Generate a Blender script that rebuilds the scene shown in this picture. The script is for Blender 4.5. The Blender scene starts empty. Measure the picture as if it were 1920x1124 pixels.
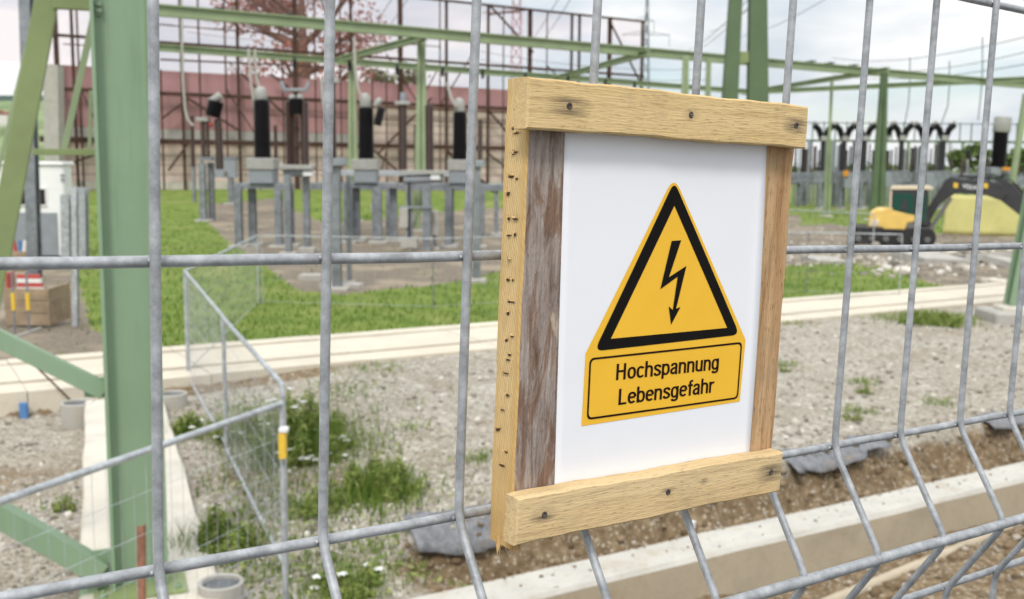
import bpy, math, random
import numpy as np
from mathutils import Vector, Matrix
random.seed(7); RNG = np.random.default_rng(11)
S = bpy.context.scene; COL = S.collection
R = math.radians
# ------------------------------------------------------------------ camera
FPX = 1973.0; H = 3.0
PITCH = math.atan(247/FPX); ROLL = R(0.46)
ROT = Matrix.Rotation(math.pi/2-PITCH, 3, 'X') @ Matrix.Rotation(ROLL, 3, 'Z')
CAM = Vector((0, 0, H))
def ray(u, v): return ROT @ Vector(((u-960)/FPX, -(v-562)/FPX, -1))
def G(u, v, z=0.0):                      # surveyed point on the level z
    d = ray(u, v); return CAM + d*((z-H)/d.z)
def D(u, v, y):                          # surveyed point at forward distance y
    d = ray(u, v); return CAM + d*(y/d.y)
cd = bpy.data.cameras.new('camera'); cam = bpy.data.objects.new('camera', cd); COL.objects.link(cam)
cam.location = CAM; cam.rotation_euler = ROT.to_euler()
cd.sensor_width = 36; cd.lens = 36*FPX/1920; cd.clip_start = 0.05; cd.clip_end = 9000
cd.dof.use_dof = True; cd.dof.focus_distance = 0.80; cd.dof.aperture_fstop = 13
S.camera = cam
# ------------------------------------------------------------------ numpy noise
def vnoise(x, y, seed=0):
    x = np.asarray(x, float); y = np.asarray(y, float)
    xi = np.floor(x).astype(np.int64); yi = np.floor(y).astype(np.int64); fx = x-xi; fy = y-yi
    def h(a, b):
        n = (a*374761393 + b*668265263 + seed*1442695041) & 0x7fffffff
        n = ((n ^ (n >> 13))*1274126177) & 0x7fffffff
        return ((n ^ (n >> 16)) & 0xffff)/65535.0
    fx = fx*fx*(3-2*fx); fy = fy*fy*(3-2*fy)
    return (h(xi, yi)*(1-fx)+h(xi+1, yi)*fx)*(1-fy)+(h(xi, yi+1)*(1-fx)+h(xi+1, yi+1)*fx)*fy
def fbm(x, y, seed=0, o=4):
    r = 0; a = .5
    for i in range(o): r = r+a*vnoise(np.asarray(x)*2**i, np.asarray(y)*2**i, seed+i); a *= .5
    return r/(1-.5**o)
def sst(a, b, x):
    t = np.clip((np.asarray(x, float)-a)/(b-a), 0, 1); return t*t*(3-2*t)
# ------------------------------------------------------------------ object helpers
LOC = {}
def link(o): COL.objects.link(o); return o
def tag(o, label=None, cat=None, group=None, kind=None):
    if label: o['label'] = label
    if cat: o['category'] = cat
    if group: o['group'] = group
    if kind: o['kind'] = kind
    return o
def thing(name, label, cat, loc=(0, 0, 0), rotz=0, group=None, basis=None):
    o = link(bpy.data.objects.new(name, None)); o.empty_display_size = .1
    o.location = loc
    if basis is not None: o.rotation_euler = basis.to_euler()
    else: o.rotation_euler = (0, 0, rotz)
    LOC[o] = Vector((0, 0, 0)); return tag(o, label, cat, group)
def wthing(name, label, cat, loc, group=None):      # parts of it are given in world coordinates
    o = thing(name, label, cat, loc, 0, group); LOC[o] = Vector(loc); return o
def dup(root, loc, rotz=None, label=None, group=None):
    r = link(root.copy()); r.location = loc
    if rotz is not None: r.rotation_euler = (0, 0, rotz)
    if label: r['label'] = label
    if group: r['group'] = group
    for ch in list(root.children):
        c = link(ch.copy()); c.parent = r
        for g in list(ch.children):
            d = link(g.copy()); d.parent = c
    return r
class MB:
    def __init__(s): s.v = []; s.f = []; s.m = []
    def add(s, vs, fs, m=0):
        n = len(s.v); s.v += [tuple(p) for p in vs]; s.f += [tuple(i+n for i in q) for q in fs]; s.m += [m]*len(fs); return s
    def box(s, lo, hi, m=0, M=None):
        x0, y0, z0 = lo; x1, y1, z1 = hi
        vs = [(x0,y0,z0),(x1,y0,z0),(x1,y1,z0),(x0,y1,z0),(x0,y0,z1),(x1,y0,z1),(x1,y1,z1),(x0,y1,z1)]
        if M is not None: vs = [M @ Vector(p) for p in vs]
        return s.add(vs, [(3,2,1,0),(4,5,6,7),(0,1,5,4),(1,2,6,5),(2,3,7,6),(3,0,4,7)], m)
    def cbox(s, lo, hi, b=.01, m=0):     # box with chamfered vertical and top edges
        x0, y0, z0 = lo; x1, y1, z1 = hi
        def ring(i, z): return [(x0+i,y0+b,z),(x0+b,y0+i,z),(x1-b,y0+i,z),(x1-i,y0+b,z),(x1-i,y1-b,z),(x1-b,y1-i,z),(x0+b,y1-i,z),(x0+i,y1-b,z)]
        rs = [ring(0, z0), ring(0, z1-b)]; r3 = [(min(max(x, x0+b), x1-b), min(max(y, y0+b), y1-b), z1) for x, y, z in ring(b*.5, z1)]
        rs.append(r3); vs = sum(rs, []); fs = [tuple(range(7, -1, -1)), tuple(range(16, 24))]
        for k in (0, 1):
            for i in range(8): j = (i+1) % 8; fs.append((k*8+i, k*8+j, k*8+8+j, k*8+8+i))
        return s.add(vs, fs, m)
    def beam(s, p, q, w, h, up=(0, 0, 1), m=0, sec='box', th=.02):
        p = Vector(p); q = Vector(q); d = (q-p).normalized(); up = Vector(up)
        x = d.cross(up)
        if x.length < 1e-4: x = d.cross(Vector((1, 0, 0)))
        x.normalize(); y = x.cross(d).normalized()
        def part(a0, a1, b0, b1):
            c = [(a0,b0),(a1,b0),(a1,b1),(a0,b1)]
            vs = [p+x*a+y*b for a, b in c]+[q+x*a+y*b for a, b in c]
            s.add(vs, [(0,1,2,3),(7,6,5,4),(0,4,5,1),(1,5,6,2),(2,6,7,3),(3,7,4,0)], m)
        if sec == 'box': part(-w/2, w/2, -h/2, h/2)
        elif sec == 'I':                # flanges top and bottom, web upright
            part(-w/2, w/2, h/2-th, h/2); part(-w/2, w/2, -h/2, -h/2+th); part(-th*.4, th*.4, -h/2+th, h/2-th)
        elif sec == 'L':
            part(-w/2, w/2, -h/2, -h/2+th); part(-w/2, -w/2+th, -h/2+th, h/2)
        return s
    def tube(s, pts, r, seg=8, m=0, cap=True):
        pts = [Vector(p) for p in pts]; n = len(pts); rr = r if isinstance(r, (list, tuple)) else [r]*n
        vs = []; px = None
        for i, p in enumerate(pts):
            d = (pts[min(i+1, n-1)]-pts[max(i-1, 0)]).normalized()
            if px is None:
                a = Vector((0, 0, 1)) if abs(d.z) < .9 else Vector((1, 0, 0)); px = d.cross(a).normalized()
            px = (px-d*px.dot(d)).normalized(); py = d.cross(px)
            for k in range(seg):
                t = 2*math.pi*k/seg; vs.append(p+(px*math.cos(t)+py*math.sin(t))*rr[i])
        fs = [(i*seg+k, i*seg+(k+1) % seg, (i+1)*seg+(k+1) % seg, (i+1)*seg+k) for i in range(n-1) for k in range(seg)]
        if cap: fs += [tuple(range(seg-1, -1, -1)), tuple(range((n-1)*seg, n*seg))]
        return s.add(vs, fs, m)
    def lathe(s, base, prof, seg=16, m=0, axis=None):
        base = Vector(base); ax = Vector(axis).normalized() if axis else Vector((0, 0, 1))
        x = ax.orthogonal().normalized(); y = ax.cross(x); vs = []
        for r, z in prof:
            for k in range(seg):
                t = 2*math.pi*k/seg; vs.append(base+ax*z+(x*math.cos(t)+y*math.sin(t))*max(r, 1e-4))
        n = len(prof); fs = [(i*seg+k, i*seg+(k+1) % seg, (i+1)*seg+(k+1) % seg, (i+1)*seg+k) for i in range(n-1) for k in range(seg)]
        fs += [tuple(range(seg-1, -1, -1)), tuple(range((n-1)*seg, n*seg))]
        return s.add(vs, fs, m)
    def prism(s, poly, fn, d0, d1, m=0):  # poly of (x,z), fn(x,z,d) -> point
        n = len(poly); vs = [fn(x, z, d0) for x, z in poly]+[fn(x, z, d1) for x, z in poly]
        fs = [tuple(range(n)), tuple(range(2*n-1, n-1, -1))]+[(i, i+n, (i+1) % n+n, (i+1) % n) for i in range(n)]
        return s.add(vs, fs, m)
    def build(s, name, mats, parent=None, smooth=False, bevel=0):
        me = bpy.data.meshes.new(name)
        off = LOC.get(parent, Vector((0, 0, 0))) if parent else Vector((0, 0, 0))
        me.from_pydata([(a[0]-off.x, a[1]-off.y, a[2]-off.z) for a in s.v], [], s.f)
        for mt in (mats if isinstance(mats, (list, tuple)) else [mats]): me.materials.append(mt)
        me.polygons.foreach_set('material_index', s.m)
        o = link(bpy.data.objects.new(name, me))
        import bmesh
        bm = bmesh.new(); bm.from_mesh(me); bmesh.ops.recalc_face_normals(bm, faces=bm.faces); bm.to_mesh(me); bm.free()
        if smooth:
            me.polygons.foreach_set('use_smooth', [True]*len(me.polygons)); me.set_sharp_from_angle(angle=R(40))
        if bevel:
            b = o.modifiers.new('bevel', 'BEVEL'); b.width = bevel; b.segments = 2; b.limit_method = 'ANGLE'
        if parent: o.parent = parent; LOC[o] = off
        return o
def npmesh(name, V, F, mat, smooth=False, attrs=None, parent=None):
    me = bpy.data.meshes.new(name); V = np.asarray(V, np.float32); F = np.asarray(F, np.int32); k = F.shape[1]
    if parent: V = V-np.array(LOC[parent], np.float32)
    me.vertices.add(len(V)); me.vertices.foreach_set('co', V.ravel())
    me.loops.add(F.size); me.loops.foreach_set('vertex_index', F.ravel())
    me.polygons.add(len(F)); me.polygons.foreach_set('loop_start', np.arange(0, F.size, k, dtype=np.int32))
    me.polygons.foreach_set('loop_total', np.full(len(F), k, np.int32))
    if smooth: me.polygons.foreach_set('use_smooth', np.ones(len(F), bool))
    for n, a in (attrs or {}).items():
        at = me.attributes.new(n, 'FLOAT', 'POINT'); at.data.foreach_set('value', np.asarray(a, np.float32))
    me.materials.append(mat); me.update(); me.validate()
    o = link(bpy.data.objects.new(name, me))
    if parent: o.parent = parent; LOC[o] = LOC[parent]
    return o
# ------------------------------------------------------------------ materials
class NT:
    def __init__(s, name):
        s.mat = bpy.data.materials.new(name); s.mat.use_nodes = True; s.t = s.mat.node_tree; s.n = s.t.nodes
        s.b = s.n['Principled BSDF']; s.out = s.n['Material Output']; s.co = None
    def node(s, ty, **kw):
        n = s.n.new(ty)
        for k, v in kw.items(): setattr(n, k, v)
        return n
    def L(s, a, b): s.t.links.new(a, b)
    def val(s, sock, v):
        if isinstance(v, bpy.types.NodeSocket): s.L(v, sock)
        else: sock.default_value = v
    def coord(s, scale=(1, 1, 1), rot=(0, 0, 0), loc=(0, 0, 0)):
        if s.co is None: s.co = s.node('ShaderNodeTexCoord').outputs['Object']
        m = s.node('ShaderNodeMapping'); s.L(s.co, m.inputs[0]); m.inputs['Scale'].default_value = scale
        m.inputs['Rotation'].default_value = rot; m.inputs['Location'].default_value = loc; return m.outputs[0]
    def noise(s, scale, detail=4, rough=.6, vec=None, dist=0):
        n = s.node('ShaderNodeTexNoise'); n.inputs['Scale'].default_value = scale; n.inputs['Detail'].default_value = detail
        n.inputs['Roughness'].default_value = rough; n.inputs['Distortion'].default_value = dist
        s.L(vec if vec is not None else s.coord(), n.inputs['Vector']); return n.outputs['Fac']
    def voro(s, scale, vec=None, out='Color', feat='F1'):
        n = s.node('ShaderNodeTexVoronoi', feature=feat); n.inputs['Scale'].default_value = scale
        s.L(vec if vec is not None else s.coord(), n.inputs['Vector']); return n.outputs[out]
    def ramp(s, fac, stops):
        n = s.node('ShaderNodeValToRGB'); e = n.color_ramp.elements
        while len(e) < len(stops): e.new(.5)
        for el, (p, c) in zip(e, stops): el.position = p; el.color = (*c, 1) if len(c) == 3 else c
        s.L(fac, n.inputs[0]); return n.outputs[0]
    def mr(s, v, a, b, c=0, d=1):
        n = s.node('ShaderNodeMapRange'); s.val(n.inputs[0], v)
        for i, x in enumerate((a, b, c, d)): n.inputs[i+1].default_value = x
        return n.outputs[0]
    def mix(s, fac, a, b, mode='MIX'):
        n = s.node('ShaderNodeMix', data_type='RGBA', blend_type=mode)
        s.val(n.inputs[0], fac)
        for i, x in ((6, a), (7, b)):
            if isinstance(x, bpy.types.NodeSocket): s.L(x, n.inputs[i])
            else: n.inputs[i].default_value = (*x, 1)
        return n.outputs[2]
    def math(s, op, a, b=0.0, c=None):
        n = s.node('ShaderNodeMath', operation=op); s.val(n.inputs[0], a); s.val(n.inputs[1], b)
        if c is not None: s.val(n.inputs[2], c)
        return n.outputs[0]
    def attr(s, name): return s.node('ShaderNodeAttribute', attribute_name=name).outputs['Fac']
    def bump(s, h, strength=.3, dist=.01):
        n = s.node('ShaderNodeBump'); n.inputs['Strength'].default_value = strength; n.inputs['Distance'].default_value = dist
        s.L(h, n.inputs['Height']); s.L(n.outputs[0], s.b.inputs['Normal'])
    def done(s, col, rough=.7, metal=0, spec=.4):
        s.val(s.b.inputs['Base Color'], col if isinstance(col, bpy.types.NodeSocket) else (*col, 1))
        s.val(s.b.inputs['Roughness'], rough); s.b.inputs['Metallic'].default_value = metal
        s.b.inputs['Specular IOR Level'].default_value = spec; return s.mat
def plain(name, c, v=.15, scale=8, rough=.6, metal=0, bump=0, spec=.4, dirt=None, dirt_amt=.3):
    t = NT(name); f = t.noise(scale, 5, .65)
    lo = tuple(x*(1-v) for x in c); hi = tuple(min(1, x*(1+v)) for x in c)
    col = t.ramp(f, [(.3, lo), (.7, hi)])
    if dirt: col = t.mix(t.mr(t.noise(scale*.35, 6, .7), .52, .75, 0, dirt_amt), col, dirt)
    if bump: t.bump(t.noise(scale*4, 4), bump, .01)
    return t.done(col, rough, metal, spec)
M = {}
def m_galv(name, c, sc):
    t = NT(name); a = t.noise(sc, 6, .7); b = t.noise(sc*6, 3, .6)
    col = t.ramp(a, [(.3, tuple(x*.6 for x in c)), (.52, c), (.72, tuple(min(1, x*1.4) for x in c))])
    col = t.mix(t.mr(b, .6, .75, 0, .35), col, tuple(min(1, x*1.5) for x in c))
    col = t.mix(t.mr(t.noise(sc*1.7, 5, .75), .64, .74, 0, .45), col, (.16, .16, .17))
    t.bump(b, .15, .0006); return t.done(col, t.mr(a, .2, .8, .38, .6), .35, .5)
M['rod'] = m_galv('galvanised_rod', (.36, .37, .38), 70)
M['galv'] = m_galv('galvanised_steel', (.225, .24, .255), 3)
M['galvl'] = m_galv('galvanised_tube', (.42, .44, .45), 9)
def m_wood(name, axis, c0, c1, dark, fl=.5, stains=()):
    t = NT(name); st = [260, 260, 260]; st[axis] = 14
    g = t.noise(1, 5, .65, t.coord(tuple(st)), .3); st2 = [45, 45, 45]; st2[axis] = 3
    g2 = t.noise(1, 4, .6, t.coord(tuple(st2)), .5); st3 = [900, 900, 900]; st3[axis] = 110
    g3 = t.noise(1, 2, .5, t.coord(tuple(st3)))
    col = t.ramp(g2, [(.3, c0), (.7, c1)])
    col = t.mix(t.mr(g, .5, .72, 0, fl), col, dark)
    col = t.mix(t.mr(g3, .60, .70, 0, fl*.9), col, tuple(x*.8 for x in dark))
    col = t.mix(t.mr(t.noise(22, 6, .75), .50, .72, 0, .45), col, (.30, .235, .15)); col = t.mix(t.mr(t.noise(420, 3, .7), .62, .72, 0, .5), col, (.20, .14, .08))
    for (sx, sy, r) in stains:
        sep = t.node('ShaderNodeSeparateXYZ'); t.L(t.co, sep.inputs[0])
        dx = t.math('MULTIPLY', t.math('SUBTRACT', sep.outputs[0], sx), .45); dy = t.math('SUBTRACT', sep.outputs[1], sy)
        d = t.math('SQRT', t.math('ADD', t.math('MULTIPLY', dx, dx), t.math('MULTIPLY', dy, dy)))
        w = t.math('MULTIPLY', t.mr(d, r*.2, r, .9, 0), t.mr(g, .38, .58, .12, 1))
        col = t.mix(w, col, (.055, .045, .04))
    t.bump(t.math('ADD', g, t.math('MULTIPLY', g3, .9)), .42, .0012); return t.done(col, .85, 0, .2)
def m_weather():
    t = NT('weathered_wood'); g = t.noise(1, 6, .7, t.coord((230, 22, 230)), .4); g2 = t.noise(1, 5, .65, t.coord((75, 13, 75)), 1.2)
    g3 = t.noise(1, 3, .6, t.coord((700, 160, 700)))
    col = t.ramp(g, [(.25, (.08, .055, .042)), (.45, (.26, .205, .175)), (.62, (.385, .325, .285)), (.8, (.55, .50, .455))])
    col = t.mix(t.mr(g2, .49, .58, 0, .8), col, t.ramp(g, [(.3, (.12, .06, .035)), (.7, (.27, .155, .095))]))
    col = t.mix(t.mr(g3, .60, .70, 0, .6), col, (.07, .055, .05))
    col = t.mix(t.mr(t.noise(1, 4, .6, t.coord((60, 9, 60), loc=(3, 1, 0)), 1), .63, .70, 0, .7), col, (.56, .46, .33))
    t.bump(t.math('ADD', g, g3), .6, .0016); return t.done(col, .85, 0, .2)
def m_endgrain():
    t = NT('sawn_edge_wood'); v = t.coord((1, 1, 1)); w = t.node('ShaderNodeTexWave', wave_type='BANDS', bands_direction='DIAGONAL')
    m = t.coord((0, 90, 260)); t.L(m, w.inputs[0]); w.inputs['Scale'].default_value = 1; w.inputs['Distortion'].default_value = 5; w.inputs['Detail'].default_value = 3
    w.inputs['Detail Scale'].default_value = .8
    g = t.noise(1, 5, .65, t.coord((300, 60, 300)), .5)
    col = t.ramp(w.outputs['Fac'], [(.0, (.57, .38, .155)), (.4, (.66, .475, .225)), (1, (.71, .53, .275))])
    col = t.mix(t.mr(g, .5, .75, 0, .55), col, (.42, .24, .08))
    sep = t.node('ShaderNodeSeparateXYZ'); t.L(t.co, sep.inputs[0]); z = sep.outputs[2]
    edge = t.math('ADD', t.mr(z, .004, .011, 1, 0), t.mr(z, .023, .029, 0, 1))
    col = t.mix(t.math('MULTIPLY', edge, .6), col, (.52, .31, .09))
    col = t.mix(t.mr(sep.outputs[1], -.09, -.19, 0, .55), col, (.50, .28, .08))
    t.bump(g, .5, .0015); return t.done(col, .75, 0, .25)
def m_concrete(name, c, sc=3, dirt=(.25, .2, .13), da=.4):
    t = NT(name); a = t.noise(sc, 6, .7); b = t.noise(sc*14, 4, .7)
    col = t.ramp(a, [(.3, tuple(x*.82 for x in c)), (.7, tuple(min(1, x*1.12) for x in c))])
    col = t.mix(t.mr(b, .55, .75, 0, .3), col, tuple(x*.6 for x in c))
    col = t.mix(t.mr(t.noise(sc*.5, 7, .75), .52, .72, 0, da), col, dirt)
    t.bump(b, .4, .01); return t.done(col, .9, 0, .2)
def m_ground():
    t = NT('yard_ground'); gr = t.attr('grass'); so = t.attr('soil'); dk = t.attr('dirt')
    n1 = t.noise(1.1, 6, .7); n2 = t.noise(9, 5, .7); n3 = t.noise(38, 3, .6); vo = t.voro(16); vs = t.voro(42)
    grav = t.ramp(n1, [(.3, (.265, .225, .17)), (.5, (.35, .315, .255)), (.72, (.425, .395, .335))])
    sv = t.node('ShaderNodeSeparateColor'); t.L(vo, sv.inputs[0]); sv2 = t.node('ShaderNodeSeparateColor'); t.L(vs, sv2.inputs[0])
    grav = t.mix(t.mr(sv.outputs[0], .72, .9, 0, .75), grav, (.56, .52, .44)); grav = t.mix(t.mr(sv.outputs[1], .75, .95, 0, .6), grav, (.20, .175, .14))
    grav = t.mix(t.mr(sv2.outputs[0], .7, .9, 0, .6), grav, (.60, .57, .50)); grav = t.mix(t.mr(sv2.outputs[1], .7, .95, 0, .6), grav, (.17, .145, .115))
    grav = t.mix(t.mr(n2, .56, .72, 0, .55), grav, (.235, .18, .12)); grav = t.mix(t.mr(t.noise(.32, 6, .75), .50, .66, 0, .6), grav, (.25, .195, .13))
    soil = t.ramp(n2, [(.3, (.10, .068, .036)), (.52, (.20, .142, .082)), (.72, (.34, .265, .17))])
    soil = t.mix(t.mr(sv2.outputs[0], .86, .95, 0, .7), soil, (.5, .45, .36))
    dirt = t.ramp(n2, [(.3, (.13, .11, .08)), (.55, (.215, .18, .14)), (.75, (.33, .285, .22))])
    dirt = t.mix(t.mr(t.noise(.5, 4, .6), .5, .62, 0, .8), dirt, (.34, .28, .20))
    lawn = t.ramp(t.noise(.9, 5, .7), [(.3, (.085, .145, .026)), (.5, (.15, .21, .040)), (.68, (.235, .27, .072))])
    lawn = t.mix(t.mr(n3, .45, .7, 0, .4), lawn, (.085, .14, .025)); lawn = t.mix(t.mr(t.noise(.22, 5, .7), .5, .66, 0, .6), lawn, (.24, .25, .085)); lawn = t.mix(t.mr(n2, .62, .75, 0, .45), lawn, (.27, .27, .085))
    def thr(a, amp=.9):
        return t.mr(t.math('ADD', a, t.math('MULTIPLY', t.math('SUBTRACT', t.math('ADD', t.math('MULTIPLY', n1, .5), t.math('MULTIPLY', n2, .5)), .5), amp)), .42, .58)
    col = t.mix(thr(so), grav, soil); col = t.mix(thr(dk), col, dirt); col = t.mix(thr(gr, 1.0), col, lawn)
    t.bump(t.math('ADD', t.math('MULTIPLY', n2, .7), t.math('MULTIPLY', n3, .4)), .8, .05)
    return t.done(col, .95, 0, .15)
def m_island(name, stops, rough=.8, trans=0, spec=.2):
    t = NT(name); g = t.node('ShaderNodeNewGeometry'); col = t.ramp(g.outputs['Random Per Island'], stops)
    t.done(col, rough, 0, spec)
    if trans:
        tr = t.node('ShaderNodeBsdfTranslucent'); t.L(col, tr.inputs[0]); mx = t.node('ShaderNodeMixShader'); mx.inputs[0].default_value = trans
        t.L(t.b.outputs[0], mx.inputs[1]); t.L(tr.outputs[0], mx.inputs[2]); t.L(mx.outputs[0], t.out.inputs[0])
    return t.mat
GRN = (.150, .262, .140)
M['green'] = plain('green_paint', (.225, .325, .205), .07, 2.2, .42, 0, .03, .4, (.12, .15, .09), .25)
t = NT('green_paint_weathered'); st = t.noise(1, 5, .7, t.coord((14, 14, .7))); bl = t.noise(3.5, 6, .75); ch = t.noise(26, 4, .7)
c = t.ramp(t.noise(1.1, 4, .6), [(.3, (.205, .30, .185)), (.7, (.245, .345, .222))]); c = t.mix(t.mr(st, .54, .72, 0, .4), c, (.15, .19, .12)); c = t.mix(t.mr(bl, .6, .75, 0, .35), c, (.30, .34, .24)); c = t.mix(t.mr(ch, .69, .73, 0, .7), c, (.16, .085, .045))
t.bump(bl, .1, .01); M['green'] = t.done(c, .45, 0, .4)
M['greenb'] = plain('olive_green_paint', (.225, .275, .115), .12, 2, .5, 0, 0, .4, (.13, .13, .07), .3)
M['greenl'] = plain('pale_green_paint', (.265, .325, .185), .14, .8, .55, 0, 0, .3, (.13, .14, .08), .4)
M['greenm'] = plain('mid_green_paint', (.095, .14, .07), .14, .8, .5, 0, 0, .3)
M['greend'] = plain('dark_green_paint', (.075, .125, .058), .14, .8, .55, 0, 0, .3)
M['conc'] = m_concrete('pale_concrete', (.60, .555, .47), 1.6, (.30, .25, .17), .5)
M['kerbtop'] = m_concrete('kerb_concrete', (.52, .495, .44), 5, (.30, .235, .15), .75)
M['kerbface'] = m_concrete('tan_concrete', (.47, .40, .295), 2.2, (.27, .20, .12), .7)  # darker than the kerb top: front face shade in the colour, plus dirt stains
M['foot'] = m_concrete('footing_concrete', (.42, .40, .36), 3)
M['path'] = m_concrete('path_concrete', (.62, .56, .45), .8, (.40, .32, .22), .5)
M['ground'] = m_ground()
M['stone'] = m_island('stones', [(0, (.13, .115, .095)), (.25, (.25, .215, .17)), (.6, (.35, .31, .25)), (.86, (.46, .415, .35)), (1, (.68, .645, .58))], .9)
M['grass'] = m_island('grass_blades', [(0, (.07, .13, .02)), (.4, (.13, .20, .034)), (.8, (.20, .275, .05)), (1, (.33, .34, .13))], .6, .3)
M['weed'] = m_island('weed_leaves', [(0, (.11, .17, .04)), (.45, (.22, .30, .065)), (.8, (.34, .41, .11)), (1, (.50, .48, .22))], .6, .4)
M['flower'] = m_island('white_petals', [(0, (.68, .68, .62)), (1, (.82, .82, .78))], .7)
M['drystem'] = plain('dry_stems', (.22, .17, .09), .2, 9)
M['bark'] = plain('bark', (.13, .085, .055), .3, 3, .9)
M['redleaf'] = m_island('copper_leaves', [(0, (.20, .075, .055)), (.5, (.34, .14, .10)), (1, (.46, .25, .17))], .7, .25)
M['leaf'] = m_island('tree_leaves', [(0, (.06, .095, .03)), (.5, (.12, .17, .05)), (1, (.20, .25, .09))], .7, .25)
M['black'] = plain('black_porcelain', (.012, .010, .012), .3, 6, .35)
M['brownins'] = plain('brown_porcelain', (.045, .022, .016), .3, 6, .3)
M['cap'] = plain('pale_metal_cap', (.33, .325, .30), .1, 5, .5, 0, 0, .4, (.3, .27, .2), .3)
M['grey'] = plain('grey_enamel', (.25, .27, .29), .1, 3, .5, 0, 0, .4, (.2, .2, .19), .35)
M['rust'] = plain('rusty_steel', (.075, .042, .032), .35, 2, .85, 0, .1, .2)
M['rustp'] = plain('rusty_bar', (.27, .13, .085), .35, 14, .85, 0, .2, .2)
M['redwall'] = plain('red_sheet_wall', (.43, .235, .235), .1, .25, .8, 0, 0, .2, (.27, .13, .13), .4)
M['white'] = plain('white_cabin_paint', (.78, .78, .76), .05, 2, .5, 0, 0, .4, (.45, .42, .36), .3)
t = NT('white_paper'); c = t.mix(t.mr(t.noise(9, 6, .7), .52, .75, 0, .10), (.80, .80, .825), (.66, .65, .63)); c = t.mix(t.mr(t.noise(160, 4, .7), .70, .76, 0, .22), c, (.5, .48, .44))
t.bump(t.noise(11, 3, .5), .25, .004); M['paper'] = t.done(c, .5, 0, .3)
M['signy'] = plain('sign_yellow', (.84, .475, .035), .03, 30, .5, 0, 0, .3)
M['signk'] = plain('sign_black', (.007, .006, .005), .2, 30, .7, 0, 0, .1)
M['ink'] = plain('dark_brown_ink', (.020, .007, .005), .2, 30, .7, 0, 0, .1)
M['dark'] = plain('dark_rubber', (.022, .022, .023), .25, 3, .75)
M['exk'] = plain('charcoal_paint', (.036, .036, .038), .2, 3, .45, 0, 0, .4, (.12, .1, .07), .3)
M['exy'] = plain('excavator_yellow', (.74, .50, .13), .08, 3, .4, 0, 0, .5, (.36, .22, .07), .35)
M['exc'] = plain('cream_paint', (.66, .56, .40), .06, 3, .45)
M['exg'] = plain('grey_paint', (.14, .135, .125), .2, 3, .55, 0, 0, .4, (.2, .17, .12), .4)
M['txw'] = plain('white_lettering', (.75, .75, .74), .03, 3, .5)
M['glass'] = NT('cab_glass').done((.02, .075, .055), .06, 0, .6)
M['nail'] = plain('dark_nail', (.085, .07, .06), .5, 500, .7, .3)
M['window'] = NT('dark_window').done((.01, .01, .012), .1, 0, .5)
M['ytarp'] = plain('yellow_tarpaulin', (.55, .51, .20), .12, .8, .7, 0, 0, .3, (.36, .36, .12), .5)
M['timber'] = plain('crate_timber', (.30, .225, .15), .3, 4, .85, 0, .2, .2, (.2, .13, .08), .4)
M['redw'] = plain('red_plastic', (.46, .075, .06), .1, 5, .5)
M['whitep'] = plain('white_plastic', (.75, .73, .72), .05, 5, .5)
M['yellow'] = plain('yellow_plastic', (.72, .47, .05), .08, 8, .5)
M['blue'] = plain('blue_plastic', (.08, .2, .42), .1, 8, .5)
M['fabric'] = plain('grey_geotextile', (.20, .205, .215), .4, 14, .95, 0, .8, .1, (.24, .185, .115), .85)
M['cable'] = plain('conductor_cable', (.09, .10, .11), .2, 1, .6)
M['pylon'] = plain('pylon_steel', (.24, .26, .29), .1, 1, .7)
M['pylonr'] = plain('faded_red_pylon_steel', (.42, .21, .22), .1, 1, .7)
M['orange'] = plain('orange_paint', (.62, .25, .02), .1, 4, .5)
t = NT('plank_wall'); w = t.node('ShaderNodeTexWave', bands_direction='Z'); t.L(t.coord((1, 1, 1)), w.inputs[0]); w.inputs['Scale'].default_value = .42; w.inputs['Distortion'].default_value = .3
c = t.ramp(t.noise(.35, 6, .7), [(.3, (.54, .41, .345)), (.7, (.72, .60, .52))]); c = t.mix(t.mr(w.outputs['Fac'], .0, .22, .55, 0), c, (.26, .19, .16))
M['plank'] = t.done(c, .9, 0, .1)
t = NT('pink_net'); tr = t.node('ShaderNodeBsdfTransparent'); tr.inputs[0].default_value = (1, .955, .965, 1); t.done((.62, .33, .36), .9, 0, .0)
mx = t.node('ShaderNodeMixShader'); mx.inputs[0].default_value = .10; t.L(tr.outputs[0], mx.inputs[1]); t.L(t.b.outputs[0], mx.inputs[2]); t.L(mx.outputs[0], t.out.inputs[0]); M['net'] = t.mat
M['hill'] = plain('far_hill_haze_tint', (.055, .085, .07), .35, .012, .95, 0, 0, .1)  # slight blue in the base colour stands in for distance haze
M['field'] = plain('far_fields', (.19, .25, .12), .35, .02, .95, 0, 0, .1, (.36, .32, .2), .6)
M['house'] = plain('far_house_walls', (.6, .57, .53), .1, .1, .9)
M['roof'] = plain('far_house_roof', (.25, .12, .09), .2, .1, .9)

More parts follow.
